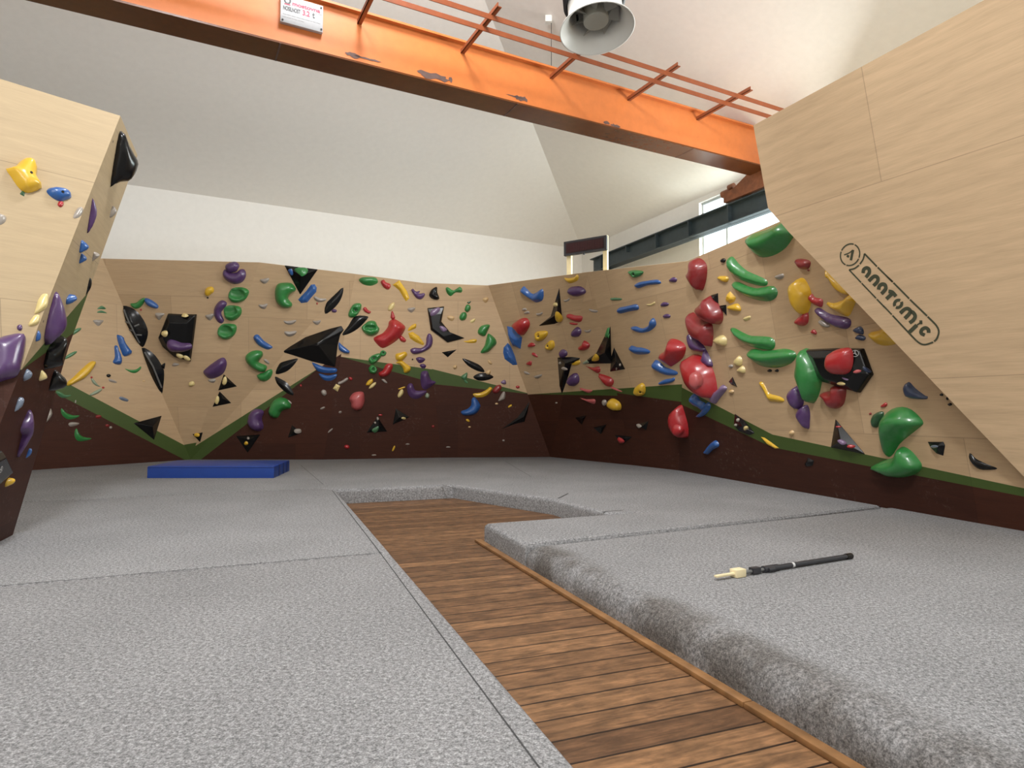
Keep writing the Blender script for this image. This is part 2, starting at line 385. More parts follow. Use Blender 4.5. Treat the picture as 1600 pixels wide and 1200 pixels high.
# prow with the printed logo
r0 = at(1177, 196, 6.9); r1 = at(1538, 0, (r0[2] - ZC) / (HOR / F)); hz = r1 - r0; hz[2] = 0; hz /= np.linalg.norm(hz); hn = arr(-hz[1], hz[0], 0)
if hn[0] < 0: hn = -hn
pR = plane_of(r0, r0 + hz, r0 - UP + hn * .25)
lp = thing('climbing_wall', 'leaning plain plywood prow printed with the dark oval logo', 'climbing wall', r0, 'climbing walls')
facet([(1177, 196), (1538, 0), (1800, -142), (1800, 950), (1600, 745), (1232, 362), (1200, 325)], pR, lp, wood=M_LOGO, thick=.12)

# stencilled logo, stroke by stroke, on the prow
Q1 = lambda p: (1290 + p[0] * .09167, 370 + p[1] * .09167)
Q2 = lambda p: (1380 + p[0] * .1, 430 + p[1] * .1)
def smooth_line(pts, k=5):
    out = []; n = len(pts)
    for i in range(n - 1):
        p0, p1_, p2_, p3_ = pts[max(i - 1, 0)], pts[i], pts[i + 1], pts[min(i + 2, n - 1)]
        for j in range(k):
            t = j / k
            out.append(tuple(.5 * (2 * p1_[c] + (p2_[c] - p0[c]) * t + (2 * p0[c] - 5 * p1_[c] + 4 * p2_[c] - p3_[c]) * t * t + (3 * p1_[c] - p0[c] - 3 * p2_[c] + p3_[c]) * t ** 3) for c in (0, 1)))
    return out + [pts[-1]]
dR = np.linalg.norm(hit(1400, 460, pR) - C0)
def strokes(name, items):
    m = MB()
    for q, pts, wpx, sm in items:
        pts = smooth_line(pts) if sm else pts
        m.ribbon([hit(*q(p), pR, .003) for p in pts], wpx * dR / F, pR[1])
    return m.build(name, M_LOGOINK, lp, loc=lp.location)
def ell(cx, cy, a, b, rot, t0, t1, n=14):
    return [(cx + a * math.cos(t) * math.cos(rot) - b * math.sin(t) * math.sin(rot), cy + a * math.cos(t) * math.sin(rot) + b * math.sin(t) * math.cos(rot)) for t in np.linspace(t0, t1, n)]
strokes('logo_ring', [(Q1, ell(417, 305, 188, 160, -1.2, i * 1.571 + .07, (i + 1) * 1.571 - .04), 1.9, 0) for i in range(4)])
strokes('logo_emblem', [(Q1, [(468, 222), (430, 400)], 3.7, 0), (Q1, [(465, 225), (400, 275), (315, 308)], 1.7, 1), (Q1, [(362, 320), (400, 342)], 3.4, 0)])
strokes('logo_border', [(Q1, [(660, 285), (874, 506)], 2.2, 0), (Q1, [(888, 520), (1143, 772)], 2.2, 0), (Q2, [(50, 12), (150, 105)], 2.3, 0), (Q2, [(160, 118), (406, 366)], 2.3, 0), (Q2, [(418, 380), (685, 636)], 2.3, 0),
    (Q2, [(695, 648), (825, 780), (868, 880), (840, 985), (795, 1035)], 2.3, 1), (Q2, [(780, 1046), (650, 1085), (545, 1045), (400, 900)], 2.3, 1), (Q2, [(400, 900), (146, 630)], 2.2, 0), (Q2, [(134, 615), (5, 480)], 2.1, 0),
    (Q1, [(1000, 1195), (872, 1062)], 2.1, 0), (Q1, [(860, 1048), (616, 792)], 2.0, 0), (Q1, [(604, 778), (400, 562)], 2.0, 0), (Q1, [(662, 290), (640, 380), (584, 464)], 2.1, 1), (Q1, [(568, 484), (490, 540), (400, 562)], 2.1, 1)])
strokes('lettering', [(Q1, [(638, 618), (650, 558), (695, 530), (738, 550), (745, 605), (720, 648), (685, 692)], 5.0, 1), (Q1, [(735, 755), (805, 688), (848, 672), (888, 700), (885, 760), (815, 835)], 5.0, 1),
    (Q1, [(903, 900), (915, 845), (960, 808), (1012, 820), (1025, 880), (995, 925), (950, 972)], 5.0, 1), (Q2, [(48, 372), (135, 292)], 5.0, 0), (Q2, [(82, 252), (140, 265), (200, 330)], 5.0, 1),
    (Q2, ell(232, 447, 62, 54, -.8, .3, 2.9), 4.0, 0), (Q2, ell(232, 447, 62, 54, -.8, 3.4, 6.05), 4.0, 0), (Q2, [(265, 595), (330, 535), (385, 522), (425, 560), (400, 610), (335, 675)], 4.8, 1),
    (Q2, [(425, 565), (470, 585), (498, 640), (470, 700), (410, 745)], 4.8, 1), (Q2, [(408, 890), (525, 780)], 5.0, 0), (Q2, [(520, 785), (590, 735)], 2.0, 0), (Q2, [(565, 735), (612, 735)], 5.2, 0),
    (Q2, [(708, 900), (705, 850), (660, 822), (605, 850), (592, 905), (650, 935)], 4.6, 1)])

# ------------------------------------------------------------------ landing mats, walkway trim
def slab(name, plan, z0, z1, mat, parent=None, bev=.03, seg=3, loc=None):
    plan = [arr(p[0], p[1], 0) for p in plan]; n = len(plan)
    bm = bmesh.new(); loc = Vector(loc) if loc is not None else Vector((*np.mean(plan, 0)[:2], z0))
    vs = [bm.verts.new(Vector((p[0], p[1], z0)) - loc) for p in plan]; vt = [bm.verts.new(Vector((p[0], p[1], z1)) - loc) for p in plan]
    bm.faces.new(vs[::-1]); top = bm.faces.new(vt)
    for i in range(n): bm.faces.new((vs[i], vs[(i + 1) % n], vt[(i + 1) % n], vt[i]))
    bmesh.ops.recalc_face_normals(bm, faces=bm.faces)
    top = max(bm.faces, key=lambda f: f.normal.z * f.calc_area())
    bmesh.ops.bevel(bm, geom=list(top.edges), offset=bev, segments=seg, profile=.5, affect='EDGES')
    bmesh.ops.triangulate(bm, faces=[f for f in bm.faces if len(f.verts) > 4])
    me = bpy.data.meshes.new(name); bm.to_mesh(me); bm.free(); me.materials.append(mat)
    me.polygons.foreach_set('use_smooth', [True] * len(me.polygons)); me.set_sharp_from_angle(angle=math.radians(40))
    o = bpy.data.objects.new(name, me); COL.objects.link(o)
    if parent is not None: o.parent = parent; o.location = loc - parent.location
    else: o.location = loc
    return o
def gx(p, q, x):
    """point of the plan line p-q at plan x"""
    t = (x - p[0]) / (q[0] - p[0]); return p + (q - p) * t
E0, E1 = gz(524, 765), gz(905, 1200); eN = E0 + (E1 - E0) * 2.2
s1a, s1b = gz(0, 916), gz(585, 865); s1L = gx(s1a, s1b, -9); s1R = E0 + (E1 - E0) * np.linalg.norm(gz(592, 864) - E0) / np.linalg.norm(E1 - E0)
s0a, s0b = gz(40, 784), gz(505, 763); s0L = gx(s0a, s0b, -11)
G = 'grey carpeted landing mats'
mA = tag(slab('landing_mat', [eN, s1R, s1L, (-6.8, eN[1])], .001, MAT_Z, M_FELT), 'nearest big grey landing mat beside the plank walkway, front of the scene', 'landing mat', G)
mB = tag(slab('landing_mat', [s1R + arr(0, .006, 0), E0, s0b, s0L, s1L + arr(0, .006, 0)], .001, MAT_Z, M_FELT), 'grey landing mat between the blue crash mat and the nearest mat seam', 'landing mat', G)
c1, c2, c3, c4 = gz(708, 757), gz(864, 779), gz(945, 801), gz(985, 800.5)
d1, d2, d3 = gz(757, 817), gz(820, 850), gz(1380, 790); d4 = d3 + (d3 - d2) * .12
def outw(p, k=.25): p = arr(*p); q = arr(p[0], p[1], 0); return p + q / np.linalg.norm(q) * k
mC = tag(slab('landing_mat', [E0 + arr(0, .006, 0), c1, c2, c3, c4, d1, d2, d3, d4, outw(B67), outw(B56), outw(B45), outw(B4m), outw(B34), outw(A), outw(B1), gz(-300, 750), s0L + arr(0, .006, 0), s0b + arr(0, .006, 0)],
    .001, MAT_Z, M_FELT, bev=.05), 'long grey landing mat running along the foot of the back climbing wall', 'landing mat', G)
t0, t1 = gz(757, 850, 0), gz(1340, 1200, 0); td = (t1 - t0) / np.linalg.norm(t1 - t0); tn = arr(-td[1], td[0], 0)
if tn[0] < 0: tn = -tn
f0 = t0 + tn * .01 ; d2b = d2 - tn * .0
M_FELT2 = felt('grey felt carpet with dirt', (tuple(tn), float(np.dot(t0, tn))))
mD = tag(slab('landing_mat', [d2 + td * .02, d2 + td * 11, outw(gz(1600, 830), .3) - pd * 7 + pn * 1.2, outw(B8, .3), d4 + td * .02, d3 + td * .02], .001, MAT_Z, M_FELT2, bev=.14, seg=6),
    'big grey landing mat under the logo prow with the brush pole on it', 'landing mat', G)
def seam(parent, pts, wd=.012, z=MAT_Z + .0015):
    MB().ribbon([arr(p[0], p[1], z) for p in pts], wd, UP).build('seam', M_SEAM, parent, loc=parent.location)
ed = (E1 - E0) / np.linalg.norm(E1 - E0); en = arr(ed[1], -ed[0], 0)
if en[0] > 0: en = -en
seam(mA, [s1L, s1R + en * .07], .014); seam(mB, [s0L, s0b], .012); seam(mD, [d2 + td * .02 + arr(.02, -.02, 0), d3, d4], .012)
seam(mA, [s1R + en * .075, s1R + en * .12 + ed * 4, eN + en * .2], .006); seam(mB, [E0 + en * .05 + ed * .1, s1R + en * .075], .008)
seam(mC, [gz(505, 757), gz(470, 727)], .008); seam(mC, [gz(830, 745), gz(790, 721)], .008); seam(mC, [gz(690, 758), gz(717, 765)], .02); seam(mC, [gz(872, 779), gz(888, 771)], .02); seam(mC, [gz(940, 800), gz(975, 797)], .02)
def bar(p, q, side, wd, ht, name, mat):
    d = q - p; return MB().obox(arr(p[0], p[1], .001), arr(d[0], d[1], 0), side * wd, UP * ht).build(name, mat, bevel=.006)
j = gz(1180, 1104, 0); j = t0 + td * np.dot(j - t0, td)
struct(bar(t0 - td * .12, j - td * .004, -tn, .062, .026, 'trim_1', M_TRIM)); struct(bar(j, t0 + td * 11, -tn, .062, .026, 'trim_2', M_TRIM))
# blue crash mat
q0, q1, q2 = gz(230, 747), gz(428, 747), gz(452, 735.5); dep = (q2 - q1); q3 = q0 + dep
cm = thing('crash_mat', 'blue vinyl crash mat lying on the grey mat under the back wall', 'crash mat', (q0 + q1 + q2 + q3) / 4)
fold = .33
slab('cover', [q0, q1, q2, q3], MAT_Z, MAT_Z + .19, M_BLUEM, cm, bev=.02)
dx = (q1 - q0) / np.linalg.norm(q1 - q0); dy = dep / np.linalg.norm(dep); Ld = np.linalg.norm(dep)
for k in (.28, .55, .8):
    MB().obox(q1 + dy * Ld * k + UP * .0 - dx * .02, dx * .028, dy * .07, UP * .185).build('side_strap', M_BLUED, cm, loc=cm.location)
MB().obox(q0 + UP * .165 - dy * .003, q1 - q0, dy * .004, UP * .008).build('piping', M_BLUED, cm, loc=cm.location)

# ------------------------------------------------------------------ brush pole on the mat
z = MAT_Z; b0_, b1_ = gz(1330, 873), gz(1118, 907); bd = b1_ - b0_; BL = np.linalg.norm(bd); bd /= BL; bs = arr(-bd[1], bd[0], 0)
bp = thing('brush_pole', 'black telescopic brush pole lying on the big grey mat', 'brush pole', (b0_ + b1_) / 2)
R_ = .017
P_ = lambda t, h=R_ + .004: arr(*(b0_ + bd * BL * t)[:2], z + h)
MB().cyl(P_(.03), P_(.60), R_).build('pole', M_DARK, bp, smooth=False, loc=bp.location)
MB().cyl(P_(0), P_(.045), R_ + .004).build('end_cap', M_BOLT, bp, loc=bp.location)
MB().cyl(P_(.46), P_(.475), R_ + .001).build('white_ring', M_MARK, bp, loc=bp.location)
MB().cyl(P_(.58), P_(.68), R_ + .006).cyl(P_(.62, .02) + bs * .02, P_(.66, .02) + bs * .02, .014).build('clamp', M_DARK, bp, loc=bp.location)
MB().cyl(P_(.66), P_(.84), .012).build('inner_pole', M_VEIN, bp, loc=bp.location)
MB().obox(P_(.71, .006) - bs * .02, bd * .07, bs * .04, UP * .038).build('bracket', M_DARK, bp, loc=bp.location)
MB().obox(P_(.82, .002) - bs * .03, bd * .085, bs * .06, UP * .05).build('brush_head', M_WOODP, bp, bevel=.004, loc=bp.location)
MB().obox(P_(.88, .018) - bs * .014, bd * BL * .12, bs * .028, UP * .014).build('brush_handle', M_WOODP, bp, bevel=.004, loc=bp.location)
MB().obox(P_(.82, .0) - bs * .024, bd * .075, bs * .048, UP * .012).build('bristles', M_DARK, bp, loc=bp.location)

# ------------------------------------------------------------------ overhead crane
G0 = at(1185, 230, 12.0); web = plane_of(G0, G0 + UDIR, G0 + UP)
gt = hit(720, 69, web)[2]; gb = hit(720, 139.6, web)[2]
gs = G0 - UDIR * 15; gl = 15.9; gs = arr(gs[0], gs[1], 0)
cr = thing('bridge_crane', 'orange overhead bridge crane spanning the hall under the roof', 'crane', G0)
MB().obox(gs + UP * gb, UDIR * gl, VDIR * .36, UP * (gt - gb)).build('girder', M_ORANGE, cr, loc=G0)
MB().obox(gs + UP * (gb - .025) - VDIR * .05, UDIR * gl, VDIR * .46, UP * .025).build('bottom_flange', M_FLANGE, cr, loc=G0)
MB().obox(gs + UP * gt - VDIR * .07, UDIR * gl, VDIR * .5, UP * .03).build('top_flange', M_ORANGE, cr, loc=G0)
br0 = hit(980, 157, web); bz = br0[2]
pz = (G0 * [1, 1, 0] + UP * bz, UP)
tip = hit(1050, 100, pz); bl = np.dot(tip - br0, -VDIR)
for px, py in ((859, 123), (980, 157), (1088, 188), (719.5, 80), (558, 33)):
    p = hit(px, py, web); p[2] = bz
    MB().obox(p, UDIR * .06, -VDIR * bl, UP * .012).obox(p, UDIR * .012, -VDIR * bl, UP * .06).build('bracket', M_DORANGE, cr, loc=G0)
for px, py in ((720, 8), (720, 30)):
    p = hit(px, py, pz); o = p - UDIR * np.dot(p - gs, UDIR); q = arr(o[0], o[1], bz)
    MB().obox(q, UDIR * gl, -VDIR * .012, -UP * .07).obox(q, UDIR * gl, VDIR * .07, -UP * .012).build('rail', M_DORANGE, cr, loc=G0)
def scuff(cx, cy, L, H, k):
    rnd = random.Random(k); c = hit(cx, cy, web, .004); n = 18
    pts = [c + UDIR * L / 2 * math.cos(t) * (1 + rnd.uniform(-.15, .15)) + UP * H / 2 * math.sin(t) * (1 + rnd.uniform(-.5, .5)) for t in np.linspace(0, 2 * math.pi, n, False)]
    mesh('paint_scuff', [c] + pts, [(0, i + 1, (i + 1) % n + 1) for i in range(n)], M_SCUFF, cr, loc=G0)
for k, (x, y, L, H) in enumerate(((552, 86, .2, .06), (575, 92, .38, .03), (677, 119, .46, .10), (704, 124, .06, .07), (815, 154, .22, .08), (806, 151, .35, .02), (948, 192, .12, .05), (962, 197, .2, .06))): scuff(x, y, L, H, k)
for px, py in ((436, 76), (806, 172), (1080, 243)):
    p = hit(px, py - 3, web); MB().obox(arr(p[0], p[1], gb - .028) - VDIR * .05, UDIR * .02, VDIR * .46, UP * .004).build('weld_seam', M_SCUFF, cr, loc=G0)
# end carriage riding on the runway
rt = RUN0 + UP * .03
ca = on_line(1143, RUN0, WDIR); ca = arr(ca[0], ca[1], RUN0[2] + .05)
m_ = MB(); prof = [(0, 0), (2.4, 0), (2.4, .42), (.75, .42), (.28, .22), (.05, .2), (0, .1)]
lo = [ca - WDIR * s + UP * h - WOUT * .14 for s, h in prof]; hi = [p + WOUT * .28 for p in lo]; n = len(prof)
m_.add(lo + hi, [tuple(range(n)), tuple(range(n, 2 * n))[::-1]] + [(i, (i + 1) % n, n + (i + 1) % n, n + i) for i in range(n)]).build('end_carriage', M_RUST, cr, loc=G0)
MB().cyl(ca + UP * .24 + WDIR * .05 - WDIR * .1, ca + UP * .24 + WDIR * .16, .075).build('buffer', M_RUST, cr, loc=G0)
MB().cyl(ca + UP * .33 - WDIR * .16, ca + UP * .33 - WDIR * .02 , .06).build('buffer_cap', M_RUST, cr, loc=G0)
for k in (.5, 1.8): MB().cyl(ca - WDIR * k - WOUT * .06 + UP * .03, ca - WDIR * k + WOUT * .06 + UP * .03, .08).build('wheel', M_DARK, cr, loc=G0)
# runway beam
re_ = on_line(929, RUN0, WDIR); rl = np.linalg.norm((re_ - RUN0)[:2]) + 8; rs = arr(re_[0], re_[1], RUN0[2]); hb = .40
rb = thing('crane_runway', 'dark slate steel runway beam along the bright window wall', 'runway beam', rs)
MB().obox(rs - WOUT * .13, -WDIR * rl, WOUT * .26, -UP * .025).build('top_flange', M_NAVY, rb, loc=rs)
MB().obox(rs - WOUT * .13 - UP * hb, -WDIR * rl, WOUT * .26, UP * .025).build('bottom_flange', M_NAVY, rb, loc=rs)
MB().obox(rs - WOUT * .01 - UP * hb, -WDIR * rl, WOUT * .02, UP * hb).build('web', M_NAVY, rb, loc=rs)
for k, px in enumerate((945, 985, 1032, 1084, 1147)):
    p = on_line(px, RUN0, WDIR); p = arr(p[0], p[1], RUN0[2])
    MB().obox(p - WOUT * .12 - UP * (hb if k % 2 == 0 or px == 1084 else .17), -WDIR * .03, WOUT * .11, UP * (hb if k % 2 == 0 or px == 1084 else .17)).build('stiffener', M_NAVY, rb, loc=rs)
MB().obox(rs + UP * .0 - WOUT * .03, -WDIR * rl, WOUT * .06, UP * .04).build('rail', M_DARK, rb, loc=rs)
MB().obox(arr(re_[0], re_[1], 0) + WOUT * .02 - WDIR * .45, -WDIR * .22, WOUT * .24, UP * (RUN0[2] - hb)).build('column', M_NAVY, rb, loc=rs)

# ------------------------------------------------------------------ load sign on the girder
sp = plane_of(web[0] + web[1] * .06, web[0] + web[1] * .06 + UDIR, web[0] + web[1] * .06 + UP)
sbl, sbr, str_ = hit(438, 33, sp), hit(504.5, 51, sp), hit(506, 9.6, sp)
sw = np.linalg.norm((sbr - sbl)[:2]); sh = str_[2] - sbr[2]; so = arr(sbl[0], sbl[1], (sbl[2] + sbr[2]) / 2)
sg = thing('load_sign', 'white load plate with pink and black writing on the orange girder', 'sign', so)
MB().obox(so + VDIR * .058, UDIR * sw, -VDIR * .058, UP * sh).build('plate', M_SIGN, sg, bevel=.008, loc=so)
def text(body, x, z, h, mat, name='lettering', wmax=None):
    cu = bpy.data.curves.new('t', 'FONT'); cu.body = body; cu.size = h; cu.offset = h * .035; ob = bpy.data.objects.new('t', cu); COL.objects.link(ob)
    me = bpy.data.meshes.new_from_object(ob.evaluated_get(bpy.context.evaluated_depsgraph_get())); bpy.data.objects.remove(ob)
    xs = [v.co.x for v in me.vertices]; k = (wmax / (max(xs) - min(xs))) if wmax else 1
    for v in me.vertices: p = so + UDIR * (x + (v.co.x - min(xs)) * k) + UP * (z + v.co.y) - VDIR * .002 - so; v.co = Vector(p)
    me.materials.clear(); me.materials.append(mat)
    o = bpy.data.objects.new(name, me); COL.objects.link(o); o.parent = sg; return o
text('mostovna', .27 * sw, .70 * sh, .2 * sh, M_PINK, wmax=.66 * sw); text('NOSILNOST', .06 * sw, .46 * sh, .21 * sh, M_INK, wmax=.40 * sw)
text('3.2', .51 * sw, .45 * sh, .26 * sh, M_PINK, wmax=.17 * sw); text('t', .74 * sw, .45 * sh, .3 * sh, M_INK, wmax=.06 * sw)
rnd = random.Random(5)
for zz, x0, x1 in ((.30, .06, .93), (.20, .05, .55), (.635, .6, .9)):
    m_ = MB(); x = x0
    while x < x1:
        l = rnd.uniform(.03, .1); m_.obox(so + UDIR * x * sw + UP * zz * sh - VDIR * .0015, UDIR * l * sw, -VDIR * .001, UP * .035 * sh); x += l + .022
    m_.build('fine_print', M_GREYINK, sg, loc=so)
rc = so + UDIR * .155 * sw + UP * .83 * sh - VDIR * .002
MB().ribbon([rc + UDIR * .065 * sw * math.cos(t) + UP * .12 * sh * math.sin(t) for t in np.linspace(0, 2 * math.pi, 25)], .02, -VDIR).build('ring_emblem', M_INK, sg, loc=so)
MB().obox(rc - UP * .165 * sh - UDIR * .07 * sw, UDIR * .14 * sw, -VDIR * .001, UP * .03 * sh).build('underline', M_PINK, sg, loc=so)
for x, zz in ((.95, .9), (.96, .1), (.05, .08)): p = so + UDIR * x * sw + UP * zz * sh; MB().cyl(p, p - VDIR * .008, .012, 8).build('screw', M_BOLT, sg, loc=so)

# ------------------------------------------------------------------ ceiling fan nozzle
fc = at(933, 47, 6.3); ax = arr(.07, -.13, -.985); ax /= np.linalg.norm(ax); fa = np.cross(ax, [1., 0, 0]); fa /= np.linalg.norm(fa); fb = np.cross(ax, fa)
def lathe(prof, n=48, close=False):
    V = [fc - ax * s + r * (math.cos(t) * fa + math.sin(t) * fb) for s, r in prof for t in np.linspace(0, 2 * math.pi, n, False)]
    Fc = [(k * n + i, k * n + (i + 1) % n, (k + 1) * n + (i + 1) % n, (k + 1) * n + i) for k in range(len(prof) - 1) for i in range(n)]
    return V, Fc
fan = thing('ceiling_fan', 'white round ventilation fan with flared rim hanging below the roof', 'fan', fc)
FR = .375
V, Fc = lathe([(1.2, .27), (.2, .275), (.12, .29), (.06, .325), (.012, FR), (0, FR + .004), (0, FR - .006), (.014, FR - .012), (.06, .31), (.12, .275), (.2, .26), (.5, .258)])
mesh('housing', V, Fc, M_FANW, fan, smooth=True, loc=fc)
V, Fc = lathe([(.30, 0.001), (.30, .12), (.1, .128), (.09, .12), (.09, .001)]); mesh('hub', V, Fc, M_FANG, fan, smooth=False, loc=fc)
for k in range(7):
    t = k * 2 * math.pi / 7 + .35
    def pt(r, a, s): return fc - ax * s + r * (math.cos(t + a) * fa + math.sin(t + a) * fb)
    vs = [pt(.11, -.25, .13), pt(.25, -.32, .12), pt(.25, .36, .25), pt(.11, .3, .24)]
    mesh('fan_blade', vs + [v - ax * .008 for v in vs], [(0, 1, 2, 3), (7, 6, 5, 4), (0, 4, 5, 1), (1, 5, 6, 2), (2, 6, 7, 3), (3, 7, 4, 0)], M_FANB, fan, loc=fc)
V, Fc = lathe([(.30, .285), (.30, .315), (3.6, .315), (3.6, .28)]); mesh('duct', V, Fc, M_DARK, fan, smooth=True, loc=fc)
for k in range(3):
    t = k * 2.094 + .5; p = fc - ax * .26 + .27 * (math.cos(t) * fa + math.sin(t) * fb); MB().obox(p, fa * .03, fb * .03, -ax * .1).build('bracket', M_DARK, fan, loc=fc)

# ------------------------------------------------------------------ sensor box under the roof with its wire
rp = plane_of(cor + ze, fr + ze, ridge1 + zr); sc = hit(857, 26, rp); sc = sc - UP * .12
ss = thing('ceiling_sensor', 'small pale sensor box under the roof with a hanging wire', 'sensor', sc)
MB().obox(sc - arr(.06, .06, 0), arr(.12, 0, 0), arr(0, .12, 0), UP * .12).build('box', M_FANW, ss, bevel=.01, loc=sc)
MB().cyl(sc + arr(.05, 0, 0), sc + arr(.05, 0, -1.0), .006, 6).build('wire', M_DARK, ss, loc=sc)

# ------------------------------------------------------------------ scoreboard above the wall
l0 = at(881, 378, 13.4); ld = arr(1.55, -1, 0) / math.hypot(1.55, 1); lpl = plane_of(l0, l0 + ld, l0 + UP); l1 = hit(947.5, 369, lpl); lb = hit(881, 400, lpl)
lw_ = np.linalg.norm((l1 - l0)[:2]); lh = l0[2] - lb[2]; ln = lpl[1]; l0 = lb
sb = thing('scoreboard', 'unlit dark red display board on two pale posts above the wall', 'display board', l0)
MB().obox(l0, ld * lw_, -ln * .07, UP * lh).build('casing', M_DARK, sb, loc=l0)
MB().obox(l0 + ld * .05 + UP * .04 + ln * .004, ld * (lw_ - .1), -ln * .004, UP * (lh - .08)).build('display', M_LED, sb, loc=l0)
m_ = MB()
for k in range(22): m_.obox(l0 + ld * (.07 + k * (lw_ - .14) / 22) + UP * .06 + ln * .0045, ld * .018, ln * .001, UP * (lh - .12))
m_.build('display_segment_pattern', plain('display segments', (.05, .006, .008), .4), sb, loc=l0)
for px0, px1, top in ((886.3, 893.0, 0), (943.5, 950.0, .03)):
    a_ = on_line(px0, l0 - ln * .10, ld); b_ = on_line(px1, l0 - ln * .10, ld)
    hh = lh + top
    MB().obox(arr(a_[0], a_[1], l0[2] - 1.3), (b_ - a_) * [1, 1, 0], -ln * .07, UP * (1.3 + hh)).build('post', M_WOODP, sb, loc=l0)
MB().obox(l0 + ld * lw_ * .46 - UP * .03, ld * .03, -ln * .03, UP * .03).build('cable_gland', M_DARK, sb, loc=l0)

# ------------------------------------------------------------------ holds and volumes
FR_ = {'Z1': (0, 100, .3167), 'Z2': (0, 440, .3667), 'A': (80, 380, .1625), 'B': (80, 560, .1625), 'C': (300, 380, .1625), 'D': (300, 560, .1625), 'E': (520, 400, .1625), 'F': (520, 560, .1625),
       'G': (740, 400, .1625), 'H': (740, 560, .1625), 'I': (940, 400, .1625), 'J': (940, 560, .1625), 'K': (1100, 330, .1875), 'L': (1100, 540, .1875), 'M': (1300, 540, .1875)}
def parse(line):
    fr_, col, style, shape, flag, pts, extra = (line.split('|') + [''] * 7)[:7]
    ox, oy, k = FR_[fr_]; X = lambda x, y: (ox + x * k, oy + y * k)
    if pts[0] == 'e':
        cx, cy, w_, h_, an = map(float, pts[1:].split(',')); an = math.radians(an); r = random.Random(cx + cy)
        poly = []
        for t in np.linspace(0, 2 * math.pi, 12, False):
            q = 1 + r.uniform(-.08, .08); a_, b_ = w_ / 2 * q * math.cos(t), h_ / 2 * q * math.sin(t)
            poly.append(X(cx + a_ * math.cos(an) - b_ * math.sin(an), cy + a_ * math.sin(an) + b_ * math.cos(an)))
    else: poly = [X(*map(float, p.split(','))) for p in pts.split()]
    ar = sum(poly[i][0] * poly[(i + 1) % len(poly)][1] - poly[(i + 1) % len(poly)][0] * poly[i][1] for i in range(len(poly)))
    if ar > 0: poly = poly[::-1]                    # counter-clockwise once y points up
    ex = {}
    for e in (extra.split(';') if extra else []):
        if e[0] == 'n': ex.setdefault('n', []).append([X(*map(float, p.split(','))) for p in e[1:].split()])
        else:
            v = list(map(float, e[1:].split(','))); ex[e[0]] = [*X(*v[:2])] + [q * k for q in v[2:]]
    name = lab = None
    if flag.startswith('@'): name, lab = flag[1:].split(':'); flag = ''
    return dict(col=col, style=style, shape=shape, flag=flag, poly=poly, ex=ex, name=name, lab=lab)
